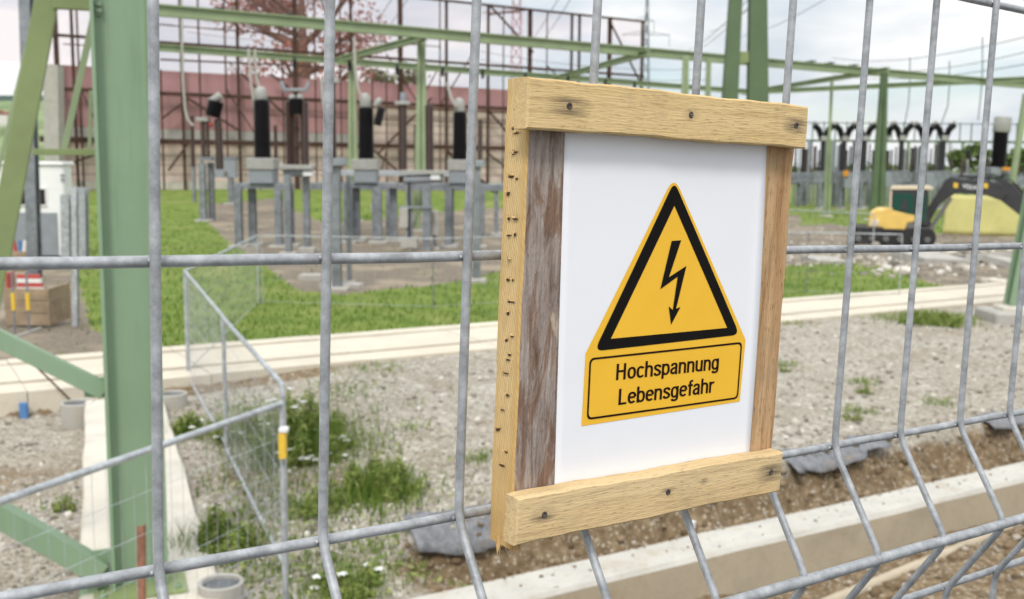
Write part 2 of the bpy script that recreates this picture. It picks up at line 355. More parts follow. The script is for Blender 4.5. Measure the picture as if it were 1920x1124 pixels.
# ================================================================== THE FENCE AND THE SIGN (fence frame: a along, b up, c towards the viewer)
P0 = CAM+ray(290, 490)*.576
dh = ray(3780, 431).normalized(); dv = -ray(400, 15962).normalized()
nn = dh.cross(dv).normalized(); dv = nn.cross(dh).normalized()
if nn.dot(CAM-P0) < 0: nn = -nn; 
BAS = Matrix((dh, dv, nn)).transposed()
if BAS.determinant() < 0: raise RuntimeError('left handed')
def FP(u, v, c=0.0):
    d = ray(u, v); o = P0+nn*c; tt = (o-CAM).dot(nn)/d.dot(nn); p = CAM+d*tt-P0; return p.dot(dh), p.dot(dv)
fence = thing('wire_mesh_fence', 'galvanised welded wire fence with a folded ridge, carrying the wooden warning sign', 'fence', P0, basis=BAS)
A0, A1 = -.8, 1.9
def arc_path(pts, r=.012, n=5):
    pts = [Vector(p) for p in pts]; out = [pts[0]]
    for i in range(1, len(pts)-1):
        a = pts[i]+(pts[i-1]-pts[i]).normalized()*r; b = pts[i]+(pts[i+1]-pts[i]).normalized()*r
        for k in range(n+1):
            q = k/n; out.append(a*(1-q)**2+pts[i]*2*q*(1-q)+b*q*q)
    return out+[pts[-1]]
RODTOP = [(285, 4), (618, 4), (893, 4), (1120, 4), (1315, 4), (1480, 100), (1632, 0), (1757, 0), (1868, 10)]
RODLOW = {0: (297, 1040), 1: (605, 1020), 2: (860, 960), 6: (1565, 835), 7: (1688, 808), 8: (1800, 788), 9: (1893, 770)}
for k in range(-8, 20):
    if 0 <= k <= 8: at = FP(*RODTOP[k], .0058)[0]
    else: at = k*.0993-.0036
    al = FP(*RODLOW[k], .0058)[0] if k in RODLOW else at
    if k == 9: at = al-.003
    if at < A0 or at > A1: continue
    dz = random.uniform(-.0006, .0006); a2 = al+.004
    p = arc_path([(at, .62, .0058), (at, .231, .0058+dz), ((at+al)/2, .0, .0058), (al, -.1765, .0058), (a2, -.262, .060), (a2, -.347, .0058), (a2, -1.46, .0058)], .013)
    mb = MB(); mb.tube(p, .0031, 10)
    for (a_, b_, c_) in ((at, .231, .0029), ((at+al)/2, 0, .0029), (al, -.1765, .0029), (a2, -.262, .0585), (a2, -.347, .0029)):
        for sx in (-1, 1): mb.lathe((a_+sx*.0027, b_, c_-.0022), [(.0004, 0), (.0017, .0007), (.0019, .002), (.0012, .0034), (.0002, .004)], 8, axis=(random.uniform(-.3, .3), random.uniform(-.3, .3), 1))
    mb.build('vertical_rod', M['rod'], fence, True)
for b, c, r in ((.631, 0, .0034), (.431, 0, .0034), (.231, 0, .0034), (0, 0, .0034), (-.1765, 0, .0034), (-.262, .0575, .0046), (-.347, 0, .0036), (-.55, 0, .0034), (-.75, 0, .0034), (-.95, 0, .0034), (-1.15, 0, .0034), (-1.35, 0, .0034)):
    pts = [(A0-.02+(A1-A0+.04)*i/28, b+random.uniform(-.0006, .0006), c+random.uniform(-.0005, .0005)) for i in range(29)]
    MB().tube(pts, r, 12).build('horizontal_rod', M['rod'], fence, True)
for a in (A0-.05, A1+.05):
    MB().box((a-.03, -1.5, -.06), (a+.03, .68, -.005)).build('post', M['galvl'], fence, bevel=.004)

sign = thing('warning_sign', 'high voltage warning on white paper in a rough wooden frame on the mesh fence', 'sign', P0, basis=BAS)
M['railT'] = m_wood('pale_plank_upper', 0, (.61, .425, .19), (.69, .51, .26), (.40, .25, .105), .55, [(.247, .099, .0095), (.354, .100, .0045), (.464, .099, .008)])
M['railB'] = m_wood('pale_plank_lower', 0, (.59, .415, .20), (.70, .525, .29), (.33, .225, .12), .55, [(.242, -.169, .0065), (.354, -.170, .005), (.464, -.170, .009), (.39, -.167, .003)])
M['battR'] = m_wood('brown_batten', 1, (.36, .195, .085), (.58, .385, .21), (.21, .10, .04), .85)
M['weath'] = m_weather(); M['sawn'] = m_endgrain()
def plank(lo, hi, nx, ny, seed, jit=.0006, m_front=0, m_left=0, m_other=0, ragged=0):
    """board whose outline and faces are slightly uneven"""
    mb = MB(); rr = random.Random(seed); x0, y0, z0 = lo; x1, y1, z1 = hi; bv = .0012
    def ring(z, ins):
        pts = []
        for i in range(nx): pts.append([x0+(x1-x0)*i/nx, y0+ins])
        for j in range(ny): pts.append([x1-ins, y0+(y1-y0)*j/ny])
        for i in range(nx): pts.append([x1-(x1-x0)*i/nx, y1-ins])
        for j in range(ny): pts.append([x0+ins, y1-(y1-y0)*j/ny])
        for q in pts: q[0] = min(max(q[0], x0+ins), x1-ins); q[1] = min(max(q[1], y0+ins), y1-ins)
        return pts
    base = ring(0, 0); J = [(jit*(math.sin(q[1]*61+seed)+.6*math.sin(q[1]*173+seed*3))+rr.uniform(-jit, jit)*.25, jit*(math.sin(q[0]*47+seed*2)+.6*math.sin(q[0]*151+seed))+rr.uniform(-jit, jit)*.25) for q in base]
    if ragged:
        for i in range(nx+1):
            J[i] = (J[i][0], J[i][1]+rr.uniform(-ragged, ragged*1.5))
    n = len(base); vs = []
    for z, ins in ((z0, bv), (z0+bv, 0), (z1-bv, 0), (z1, bv)):
        vs += [(q[0]+j[0], q[1]+j[1], z) for q, j in zip(ring(z, ins), J)]
    N0 = len(mb.v); fs = []; ms = []
    for k in range(3):
        for i in range(n):
            j = (i+1) % n; mb.add([vs[k*n+i], vs[k*n+j], vs[(k+1)*n+j], vs[(k+1)*n+i]], [(0, 1, 2, 3)], m_left if i >= 2*nx+ny else m_other)
    mb.add(vs[3*n:], [tuple(range(n))], m_front); mb.add(vs[:n], [tuple(range(n-1, -1, -1))], m_other)
    # weld
    key = {}; nv = []; mp = []
    for p in mb.v:
        q = tuple(round(x, 7) for x in p)
        if q not in key: key[q] = len(nv); nv.append(q)
        mp.append(key[q])
    mb.v = nv; mb.f = [tuple(mp[i] for i in f) for f in mb.f]; return mb
def rot_a(mb, pv, ang):
    c, s_ = math.cos(ang), math.sin(ang); mb.v = [(pv[0]+(x-pv[0])*c-(y-pv[1])*s_, pv[1]+(x-pv[0])*s_+(y-pv[1])*c, z) for x, y, z in mb.v]; return mb
# the left batten: weathered face, fresh sawn edge
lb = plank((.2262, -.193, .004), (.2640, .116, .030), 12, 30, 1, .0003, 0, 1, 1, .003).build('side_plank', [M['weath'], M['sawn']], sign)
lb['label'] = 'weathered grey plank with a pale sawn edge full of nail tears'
rb = plank((.4440, -.19, .004), (.4822, .112, .030), 12, 30, 2, .0004).build('side_plank', M['battR'], sign)
rb['label'] = 'brown ribbed plank'
bk = plank((.2645, -.16, .005), (.4435, .09, .017), 12, 20, 5).build('backing_board', M['railB'], sign)
tr_ = rot_a(plank((.2140, .0828, .0302), (.4772, .1145, .0452), 40, 8, 3, .0004), (.345, .098), R(-.25)).build('top_plank', M['railT'], sign)
bt_ = rot_a(plank((.2195, -.1868, .0302), (.4772, -.1550, .0452), 40, 8, 4, .0004), (.345, -.17), R(-.15)).build('bottom_plank', M['railB'], sign)
# splinters at the broken foot of the left batten
sp = MB()
for i in range(16):
    x = .2262+random.random()*.012; z = .006+random.random()*.024; l = random.uniform(.004, .012); w = random.uniform(.001, .003)
    sp.add([(x-w, -.189, z-w), (x+w, -.189, z), (x, -.189, z+w), (x+random.uniform(-.004, .003), -.193-l, z+random.uniform(-.004, .004))], [(0, 1, 3), (1, 2, 3), (2, 0, 3), (0, 2, 1)])
o = sp.build('splinters', M['sawn'], lb)
# torn fibres where nails were pulled along the sawn edge
tm = MB(); tl = MB(); yv = .107
while yv > -.150:
    for q in range(random.choice((1, 2, 2))):
        l = random.uniform(.004, .0085)*(.55 if q else 1); z = random.uniform(.008+l*.4, .026-l*.5); w = random.uniform(.0006, .0015); y = yv+random.uniform(-.003, .003); x = .2254
        n_ = 8; pts = []
        for k in range(n_):
            a = k/n_*6.283; rr_ = random.uniform(.55, 1.15); pts.append((x+random.uniform(-.0002, .0002), y+math.sin(a)*w*rr_+.25*(math.cos(a)*l*.5)*.3, z+math.cos(a)*l*.5*rr_))
        tm.add(pts+[(x-.0006, y, z)], [(i, (i+1) % n_, n_) for i in range(n_)])
        for k in range(3):
            zz = z+random.uniform(-.4, .4)*l; tl.add([(x-.0002, y+w*.8, zz-.0006), (x-.0002, y+w*.8, zz+.0006), (x-.0022, y+w*.8+random.uniform(-.0005, .002), zz+random.uniform(-.001, .001)), (x-.0002, y+w*1.8, zz)], [(0, 1, 2), (1, 3, 2), (3, 0, 2)])
    yv -= random.uniform(.011, .0155)
tl.build('loose_fibres', M['sawn'], lb)
tm.build('fibre_tears', plain('dark_torn_fibre', (.085, .042, .022), .3, 300, .9), lb)
# nails
for par, pts in ((tr_, ((.247, .099), (.354, .1), (.464, .099))), (bt_, ((.242, -.169), (.354, -.170), (.464, -.170)))):
    for x, y in pts:
        MB().lathe((x, y, .0440), [(.0022, 0), (.0024, .0012), (.0019, .0018), (.0008, .0013)], 14, axis=(random.uniform(-.15, .15), random.uniform(-.15, .15), 1)).build('nail', M['nail'], par, True)
# the sheet of paper, bulging a little, its right edge wavy
def sheet(poly_fn, nx, ny, z):
    vs = []; fs = []
    for j in range(ny+1):
        for i in range(nx+1):
            a, b = poly_fn(i/nx, j/ny); vs.append((a, b, z(i/nx, j/ny)))
    for j in range(ny):
        for i in range(nx): q = j*(nx+1)+i; fs.append((q, q+1, q+nx+2, q+nx+1))
    mb = MB(); mb.add(vs, fs); return mb
def zp(i, j): return .0306+.0006*math.sin(math.pi*i)*math.sin(math.pi*j)+(.0022*max(0, (i-.945)/.055)**2*math.sin(math.pi*min(1, j*1.02)))
def pf(i, j):
    b = -.170+j*(.262); l = .2608-(.0052)*(b+.158)/.24; r = .4538-(.0045)*(b+.158)/.24
    return l+(r-l)*i, b
pm = sheet(pf, 30, 30, zp)
paper = pm.build('paper_sheet', M['paper'], sign, True)
sol = paper.modifiers.new('thickness', 'SOLIDIFY'); sol.thickness = .0002
def onpaper(name, poly, m, lift, parent, hole=None):
    """flat printed shape, lying on the sheet"""
    import bmesh
    bm = bmesh.new(); es = []
    for pl in ([poly]+([hole] if hole else [])):
        vs = [bm.verts.new((x, y, 0)) for x, y in pl]
        es += [bm.edges.new((vs[i], vs[(i+1) % len(vs)])) for i in range(len(vs))]
    bmesh.ops.triangle_fill(bm, use_beauty=True, use_dissolve=False, edges=es)
    for _ in range(2):
        bmesh.ops.subdivide_edges(bm, edges=[e for e in bm.edges if e.calc_length() > .012], cuts=1)
    bmesh.ops.triangulate(bm, faces=bm.faces)
    for v in bm.verts:
        lj = (v.co.y+.170)/.262; l = .2608-.0052*(v.co.y+.158)/.24; r = .4538-.0045*(v.co.y+.158)/.24
        v.co.z = zp(min(1, max(0, (v.co.x-l)/(r-l))), min(1, max(0, lj)))+lift
    bmesh.ops.recalc_face_normals(bm, faces=bm.faces)
    me = bpy.data.meshes.new(name); bm.to_mesh(me); bm.free(); me.materials.append(m)
    o = link(bpy.data.objects.new(name, me)); o.parent = parent; LOC[o] = LOC[parent]; return o
def rnd(poly, rad, n=6):
    out = []; N = len(poly)
    for i in range(N):
        p = Vector(poly[i]); a = Vector(poly[i-1]); b = Vector(poly[(i+1) % N]); r = rad[i] if isinstance(rad, (list, tuple)) else rad
        if r <= 0: out.append(tuple(p)); continue
        d1 = (a-p).normalized(); d2 = (b-p).normalized(); ang = d1.angle(d2); k = r/math.tan(ang/2)
        q1 = p+d1*k; q2 = p+d2*k
        for i2 in range(n+1):
            s_ = i2/n; m_ = q1*(1-s_)**2+p*2*s_*(1-s_)+q2*s_*s_; out.append(tuple(m_))
    return out
def UV7(x, y): return FP(1080+x/2.247, 320+y/2.247, .0315)
yp = [UV7(25, 1078), UV7(692, 974), UV7(717, 714), UV7(415, 22), UV7(42, 772)]
onpaper('yellow_field', rnd(yp, [0, 0, .002, .0075, .002]), M['signy'], .00025, paper)
to = [UV7(78, 762), UV7(690, 692), UV7(415, 45)]; ti = [UV7(147, 709), UV7(638, 663), UV7(415, 148)]
onpaper('black_triangle', rnd(to, [.0045, .0045, .0045]), M['signk'], .0005, paper, ti)
onpaper('lightning_bolt', [UV7(*p) for p in ((403,297),(443,294),(391,450),(465,402),(421,583),(440,574),(400,650),(390,572),(407,588),(428,447),(355,500))], M['signk'], .0005, paper)
ro = [UV7(46, 1052), UV7(684, 962), UV7(702, 722), UV7(58, 791)]
cx = sum(p[0] for p in ro)/4; cy = sum(p[1] for p in ro)/4
ri = [(cx+(x-cx)*(1-.0016/.078), cy+(y-cy)*(1-.0016/.024)) for x, y in ro]
onpaper('label_border', rnd(ro, .0045), M['ink'], .0005, paper, rnd(ri, .0035))
def smooth(pts, n=5):
    P = [Vector(p) for p in pts]; out = []
    for i in range(len(P)-1):
        a = P[max(i-1, 0)]; b = P[i]; c = P[i+1]; d = P[min(i+2, len(P)-1)]
        for k in range(n):
            t_ = k/n; out.append(.5*((2*b)+(c-a)*t_+(2*a-5*b+4*c-d)*t_*t_+(3*b-a-3*c+d)*t_**3))
    return out+[P[-1]]
def ell(cx, cy, rx, ry, a0, a1, n=24):
    out = []
    for k in range(n+1):
        a = R(a0+(a1-a0)*k/n); c, q = math.cos(a), math.sin(a); e_ = .82
        out.append(Vector((cx+rx*math.copysign(abs(c)**e_, c), cy+ry*math.copysign(abs(q)**e_, q))))
    return out
V2 = lambda *p: [Vector(q) for q in p]
XH = .73
GL = {'H': (.60, [V2((.08, 0), (.08, 1)), V2((.46, 0), (.46, 1)), V2((.08, .53), (.46, .53))]),
 'o': (.49, [ell(.235, .365, .165, .30, 0, 360, 32)]), 'c': (.45, [ell(.235, .365, .165, .30, 42, 318)]),
 'h': (.49, [V2((.08, 0), (.08, 1)), ell(.235, .46, .15, .205, 180, 0, 14)+V2((.385, 0))]),
 'n': (.49, [V2((.08, 0), (.08, XH)), ell(.235, .46, .15, .205, 180, 0, 14)+V2((.385, 0))]),
 'u': (.49, [V2((.385, 0), (.385, XH)), V2((.08, XH))+ell(.235, .27, .15, .205, 180, 360, 14)]),
 's': (.44, [smooth(((.365, .53), (.33, .63), (.215, .668), (.105, .63), (.08, .53), (.13, .445), (.29, .33), (.355, .22), (.32, .11), (.21, .065), (.10, .10), (.06, .20)))]),
 'p': (.49, [V2((.08, -.22), (.08, XH)), ell(.24, .365, .16, .30, 0, 360, 32)]), 'b': (.49, [V2((.08, 0), (.08, 1)), ell(.24, .365, .16, .30, 0, 360, 32)]),
 'a': (.47, [smooth(((.085, .53), (.125, .635), (.22, .668), (.32, .635), (.35, .54)))+V2((.35, .12), (.365, .04), (.41, .02)), smooth(((.35, .43), (.21, .385), (.10, .32), (.07, .20), (.11, .095), (.20, .065), (.30, .12), (.35, .22)))]),
 'g': (.49, [ell(.225, .365, .155, .30, 0, 360, 32), V2((.385, XH))+V2((.385, .03))+smooth(((.385, .0), (.35, -.12), (.23, -.165), (.115, -.135), (.085, -.06)))]),
 'L': (.49, [V2((.08, 0), (.08, 1)), V2((.08, .07), (.44, .07))]), 'e': (.47, [V2((.08, .385), (.39, .385)), ell(.235, .365, .165, .30, 4, 318)]),
 'f': (.31, [smooth(((.31, .945), (.22, .94), (.16, .89), (.15, .78)))+V2((.15, 0)), V2((.02, .665), (.30, .665))]),
 'r': (.33, [V2((.08, 0), (.08, XH)), smooth(((.08, .45), (.12, .58), (.20, .65), (.32, .655)))])}
def ribbon2(pts, w):
    Lf, Rt = [], []; n = len(pts)
    for i in range(n):
        d = (pts[min(i+1, n-1)]-pts[max(i-1, 0)]); d = d.normalized() if d.length > 1e-6 else Vector((1, 0))
        if i == 0 and (pts[0]-pts[-1]).length < 1e-4: d = (pts[1]-pts[-2]).normalized()
        if i == n-1 and (pts[0]-pts[-1]).length < 1e-4: d = (pts[1]-pts[-2]).normalized()
        m_ = Vector((-d.y, d.x)); Lf.append(pts[i]+m_*w/2); Rt.append(pts[i]-m_*w/2)
    return Lf, Rt
def place_text(st, name, left, right, cap, m, parent, lift, w):
    L_ = Vector(left); ex = Vector(right)-L_; x = 0; parts = []
    for ch in st:
        adv, ss = GL[ch]
        for q in ss: parts.append([p+Vector((x, 0)) for p in q])
        x += adv
    x0 = .01; x1 = x-.05; mb = MB(); k = 0
    for q in parts:
        Lf, Rt = ribbon2(q, w); k += 1; n = len(q); vs = []
        for p in Lf+Rt:
            u_ = (p.x-x0)/(x1-x0); o_ = L_+ex*u_; a, b = o_.x, o_.y+p.y*cap
            l = .2608-.0052*(b+.158)/.24; r = .4538-.0045*(b+.158)/.24
            vs.append((a, b, zp((a-l)/(r-l), (b+.17)/.262)+lift+k*2e-6))
        mb.add(vs, [(i, i+1, n+i+1, n+i) for i in range(n-1)])
    o = mb.build(name, m, parent); return o
def textmesh(t_, off=0.0):
    cu = bpy.data.curves.new('txt', 'FONT'); cu.body = t_; cu.offset = off; cu.resolution_u = 3
    o = link(bpy.data.objects.new('txt', cu)); dg = bpy.context.evaluated_depsgraph_get()
    me = bpy.data.meshes.new_from_object(o.evaluated_get(dg)); bpy.data.objects.remove(o); bpy.data.curves.remove(cu); return me
capH = FP(1080+170/2.247, 320+815/2.247, .0315)[1]-FP(1080+168/2.247, 320+884/2.247, .0315)[1]
place_text('Hochspannung', 'lettering', UV7(168, 884), UV7(600, 838), capH, M['ink'], paper, .0005, .128)
place_text('Lebensgefahr', 'lettering', UV7(178, 989), UV7(578, 935), capH, M['ink'], paper, .0005, .128)
#@@PART2
# ================================================================== GROUND FRAME (s along the path, t across it, away from the viewer)
EO = Vector((-.5, 17.0)); EE = Vector((.857, .515)).normalized(); EM = Vector((-EE.y, EE.x))
ERZ = math.atan2(EE.y, EE.x)
def W(s, t, z=0.0): p = EO+EE*s+EM*t; return Vector((p.x, p.y, z))
def ST(x, y): return ((x-EO.x)*EE.x+(y-EO.y)*EE.y, (x-EO.x)*EM.x+(y-EO.y)*EM.y)
BO = Vector((-3.0, 7.0)); BR = Vector((.93, .368)).normalized(); BD = Vector((-BR.y, BR.x))
def inpoly(x, y, poly):
    r = np.zeros(np.shape(x), bool); n = len(poly)
    for i in range(n):
        x0, y0 = poly[i]; x1, y1 = poly[(i+1) % n]
        c = ((y0 > y) != (y1 > y)) & (x < (x1-x0)*(y-y0)/((y1-y0) if y1 != y0 else 1e-9)+x0); r ^= c
    return r
def GP(pts, z=0): return [tuple(G(u, v, z)[:2]) for u, v in pts]
DIRT = [GP([(372,398),(520,392),(620,420),(760,408),(930,402),(1500,404),(1500,455),(1130,500),(940,508),(800,540),(640,552),(560,545),(505,505),(430,455)]),
        GP([(1380,432),(1560,420),(1640,436),(1760,436),(1960,436),(2100,480),(2100,520),(1840,545),(1740,532),(1700,508),(1600,492),(1470,500),(1380,510)])]
DIRT.append(GP([(-120, 470), (118, 478), (150, 540), (170, 612), (215, 640), (210, 672), (-120, 700)]))
def zone(x, y):
    s, t = ST(x, y); d = (x-BO.x)*BR.x+(y-BO.y)*BR.y
    return s, t, d
def height(x, y):
    x = np.asarray(x, float); y = np.asarray(y, float); s, t, d = zone(x, y)
    left = np.where(d < .45, -.30, -.12*(1-sst(1.4, 3.6, d)))
    z = left*(1-sst(-.04, .16, t))
    z = z+(fbm(x*1.6, y*1.6, 3)-.5)*.10*(1-sst(-.5, .2, t))
    te = -7.35+.45*(fbm(s*1.1, s*0+3.3, 9)-.5)+.16*(vnoise(s*5, s*0, 4)-.5)
    k = sst(-5.2, -4.2, s); dep = 1-sst(te-.16, te+.03, t)
    z = z-k*dep*(.26+.26*fbm(x*2.6, y*2.6, 21)-.10*sst(te-.5, te-1.0, t))+.10*k*sst(te-.02, te+.05, t)*(1-sst(te+.1, te+.6, t))
    z = np.where(t < -8.6, -.50+fbm(x*1.6, y*1.6, 5)*.16+(fbm(x*7, y*7, 6)-.5)*.07, z)
    z = np.where((t > .3) & (t < 2.72), -.06, z)
    z = z+np.where(t > 2.72, (fbm(x*.35, y*.35, 8)-.5)*.16*sst(2.7, 6, t), 0)
    z = z+1.05*sst(58, 82, y)*(1-sst(2, 14, x-.25*(y-80)))
    z = np.where((d > -.05) & (d < 1.0) & (t < 0), np.minimum(z, -.1), z)
    far = sst(120, 200, y); return z*(1-far)
def masks(x, y):
    s, t, d = zone(x, y)
    grass = sst(2.62, 2.8, t)*1.0
    dirt = np.zeros_like(x)
    for p in DIRT: dirt = np.maximum(dirt, inpoly(x, y, p).astype(float))
    te = -7.35+.45*(fbm(s*1.1, s*0+3.3, 9)-.5)+.16*(vnoise(s*5, s*0, 4)-.5)
    soil = np.maximum((1-sst(te-.15, te+.12, t))*sst(-6, -4.2, s), .9*(1-sst(.0, .9, np.abs(t+.1)))*(1-sst(-3.2, -1.8, s))*(d > .5))
    soil = np.maximum(soil, .62*(1-sst(2.5, 3.7, d))*(t < 0)*fbm(x, y, 31)*1.2)
    soil = np.where((t > 0) & (t < 2.62), 1.0, soil)
    g2 = np.zeros_like(x)
    for (u, v, r, a) in WEEDS:
        c = G(u, v, -.05); g2 = np.maximum(g2, .62*a*np.exp(-((x-c.x)**2+(y-c.y)**2)/(r*r)))
    grass = np.where(t < 0, np.maximum(g2, .0), grass)
    return np.clip(grass-dirt*1.0, 0, 1), soil, np.clip(dirt, 0, 1)
WEEDS = [(575,850,.75,1.0),(710,925,.65,.95),(650,1070,.8,.85),(590,940,.6,.85),(405,1000,.45,.9),(350,800,.5,.9),(470,760,.5,.6),(640,740,.6,.6),(560,1060,.6,.7),(470,900,.6,.5),(1725,595,.7,1),(1790,602,.5,1),(1660,600,.5,.7),(1470,692,.15,.8),(1620,728,.2,.8),(1605,778,.2,.8),(1760,765,.2,.6),(235,940,.2,.6),(700,700,.5,.45),(900,870,.2,.6),(1480,612,.3,.6),(130,900,.2,.6)]
ys = [2.2]
while ys[-1] < 170: ys.append(ys[-1]*1.0125)
while ys[-1] < 4200: ys.append(ys[-1]*1.09)
ys = np.array(ys); nc = 340; tx = np.linspace(-1, 1, nc)
X = np.outer(.78*ys+5, tx); Y = np.repeat(ys[:, None], nc, 1)
Z = height(X, Y); ga, sa, da = masks(X.ravel(), Y.ravel())
idx = np.arange(len(ys)*nc).reshape(len(ys), nc)
F = np.stack([idx[:-1, :-1], idx[:-1, 1:], idx[1:, 1:], idx[1:, :-1]], -1).reshape(-1, 4)
gnd = npmesh('ground', np.stack([X.ravel(), Y.ravel(), Z.ravel()], 1), F, M['ground'], True, {'grass': ga, 'soil': sa, 'dirt': da}); tag(gnd, kind='structure')
# the raised terrace on which the fence stands (below the view)
tb = MB(); T0 = Vector((P0.x, P0.y, 0)); hx = Vector((dh.x, dh.y, 0)).normalized(); hy = Vector((-hx.y, hx.x, 0))
Mt = Matrix.Translation(T0) @ Matrix((hx, hy, Vector((0, 0, 1)))).transposed().to_4x4()
tb.box((-14, -5, -1.2), (16, .32, 1.42), 0, Mt); o = tb.build('terrace', plain('dark_asphalt', (.06, .06, .058), .2, 6, .9)); tag(o, kind='structure')
# path of concrete slabs with two open slots
pb = MB()
def strip(mb, s0, s1, t0, t1, z0, z1, step=1.5):
    s_ = s0
    while s_ < s1:
        e_ = min(s1, s_+step); dz = random.uniform(-.006, .006); g = .006
        vs = [W(s_+g, t0, z0), W(e_-g, t0, z0), W(e_-g, t1, z0), W(s_+g, t1, z0), W(s_+g, t0, z1+dz), W(e_-g, t0, z1+dz), W(e_-g, t1, z1+dz), W(s_+g, t1, z1+dz)]
        mb.add(vs, [(3,2,1,0),(4,5,6,7),(0,1,5,4),(1,2,6,5),(2,3,7,6),(3,0,4,7)]); s_ = e_
for t0, t1 in ((0, .58), (.76, 2.04), (2.22, 2.62)): strip(pb, -26, 60, t0, t1, -.5, .05, 2.4)
o = pb.build('path', M['path']); tag(o, kind='structure')
kb = MB(); n = 60
def kerbx(s_): return [(-8.72, -.75), (-8.72, -.085), (-8.69, -.05), (-8.32, -.05), (-8.29, -.08), (-8.29, -.7)]
rings = []; s_ = -14
while s_ < 40: rings.append(s_); s_ += .5
vs = []; fs = []; ms = []
for q in rings:
    for (tt, zz) in kerbx(q): vs.append(W(q, tt+.01*math.sin(q*1.7)+random.uniform(-.004, .004), zz+random.uniform(-.004, .004)))
for i in range(len(rings)-1):
    for j in range(5): kb.add([vs[i*6+j], vs[(i+1)*6+j], vs[(i+1)*6+j+1], vs[i*6+j+1]], [(0, 1, 2, 3)], 1 if j == 0 else 0)
o = kb.build('kerb', [M['kerbtop'], M['kerbface']]); tag(o, kind='structure')
# concrete foundation beam below the green column
fb = MB(); nb = 16; vs = []
for i in range(nb+1):
    y_ = -4.5+11.15*i/nb
    for x_, z_ in ((0, -.6), (0, -.02), (.02, .0), (.92, .0), (.94, -.02), (.94, -.6)):
        p = BO+BR*(x_+random.uniform(-.012, .012)*(i % nb > 0))+BD*y_; vs.append((p.x, p.y, z_))
fs = [(i*6+j, (i+1)*6+j, (i+1)*6+j+1, i*6+j+1) for i in range(nb) for j in range(5)]+[(0, 1, 2, 3, 4, 5), tuple(nb*6+j for j in range(5, -1, -1))]
fb.add(vs, fs); o = fb.build('foundation_beam', M['conc']); tag(o, 'long pale concrete beam running away under the green steel column', 'concrete beam')
# stones
ico_v = []; ph = (1+5**.5)/2
for a, b in ((-1, ph), (1, ph), (-1, -ph), (1, -ph)): ico_v.append((a, b, 0))
for a, b in ((-1, ph), (1, ph), (-1, -ph), (1, -ph)): ico_v.append((0, a, b))
for a, b in ((-1, ph), (1, ph), (-1, -ph), (1, -ph)): ico_v.append((b, 0, a))
ico_v = np.array(ico_v)/math.hypot(1, ph)
ico_f = np.array([(0,11,5),(0,5,1),(0,1,7),(0,7,10),(0,10,11),(1,5,9),(5,11,4),(11,10,2),(10,7,6),(7,1,8),(3,9,4),(3,4,2),(3,2,6),(3,6,8),(3,8,9),(4,9,5),(2,4,11),(6,2,10),(8,6,7),(9,8,1)])
ico_v = np.array([(-1,ph,0),(1,ph,0),(-1,-ph,0),(1,-ph,0),(0,-1,ph),(0,1,ph),(0,-1,-ph),(0,1,-ph),(ph,0,-1),(ph,0,1),(-ph,0,-1),(-ph,0,1)])/math.hypot(1, ph)
def stones(P, size):
    n = len(P); sc = size[:, None, None]*RNG.uniform(.55, 1.25, (n, 1, 3))*np.array([1, 1, .7])
    v = ico_v[None]*sc*RNG.uniform(.75, 1.15, (n, 12, 1)); a = RNG.uniform(0, 6.28, n); c, s_ = np.cos(a)[:, None], np.sin(a)[:, None]
    x = v[..., 0]*c-v[..., 1]*s_; y = v[..., 0]*s_+v[..., 1]*c
    v = np.stack([x, y, v[..., 2]], -1)+P[:, None, :]
    return v.reshape(-1, 3), (ico_f[None]+12*np.arange(n)[:, None, None]).reshape(-1, 3)
def scatter(n, u0, u1, v0, v1, z=-.1):
    u = RNG.uniform(u0, u1, n); v = RNG.uniform(v0, v1, n); P = np.array([G(a, b, z)[:2] for a, b in zip(u, v)])
    return P
P = scatter(30000, -120, 2040, 560, 1240); s_, t_, d_ = zone(P[:, 0], P[:, 1])
ok = (t_ < -.1) & ~((d_ > -.06) & (d_ < 1.02)) & ~((t_ > -8.8) & (t_ < -8.2)) & ((t_ > -7.4) | (RNG.random(len(P)) < .10))
P = P[ok]; dist = np.hypot(P[:, 0], P[:, 1]); size = (.008+.034*RNG.random(len(P))**3.4)*(.75+dist*.025)
big = RNG.random(len(P)) < .025; size[big] *= 1.8
Z_ = height(P[:, 0], P[:, 1])+size*.1
V, Fs = stones(np.column_stack([P, Z_]), size); o = npmesh('gravel_stones', V, Fs, M['stone'], False); tag(o, 'loose pale gravel stones lying over the yard', 'gravel', kind='stuff')
cm = m_island('soil_clods', [(0, (.10, .07, .04)), (.5, (.19, .135, .08)), (1, (.31, .24, .155))], .95)
sc_ = RNG.uniform(-5, 11, 5200); tc_ = np.where(RNG.random(5200) < .62, RNG.uniform(-8.28, -7.25, 5200), RNG.uniform(-9.9, -8.74, 5200)); cp_ = np.stack([EO.x+EE.x*sc_+EM.x*tc_, EO.y+EE.y*sc_+EM.y*tc_], 1)
cs_ = .010+.055*RNG.random(5200)**3.5; cz_ = height(cp_[:, 0], cp_[:, 1])
sk_ = RNG.uniform(-5, 11, 420); tk_ = -8.31-.36*RNG.random(420)**2.2; cp_ = np.concatenate([cp_, np.stack([EO.x+EE.x*sk_+EM.x*tk_, EO.y+EE.y*sk_+EM.y*tk_], 1)]); cs_ = np.concatenate([cs_, .004+.014*RNG.random(420)**3]); cz_ = np.concatenate([cz_, np.full(420, -.046)])
V, Fs = stones(np.column_stack([cp_, cz_]), cs_); o = npmesh('soil_clods', V, Fs, cm); tag(o, 'loose brown soil clods in the trench along the kerb', 'soil', kind='stuff')
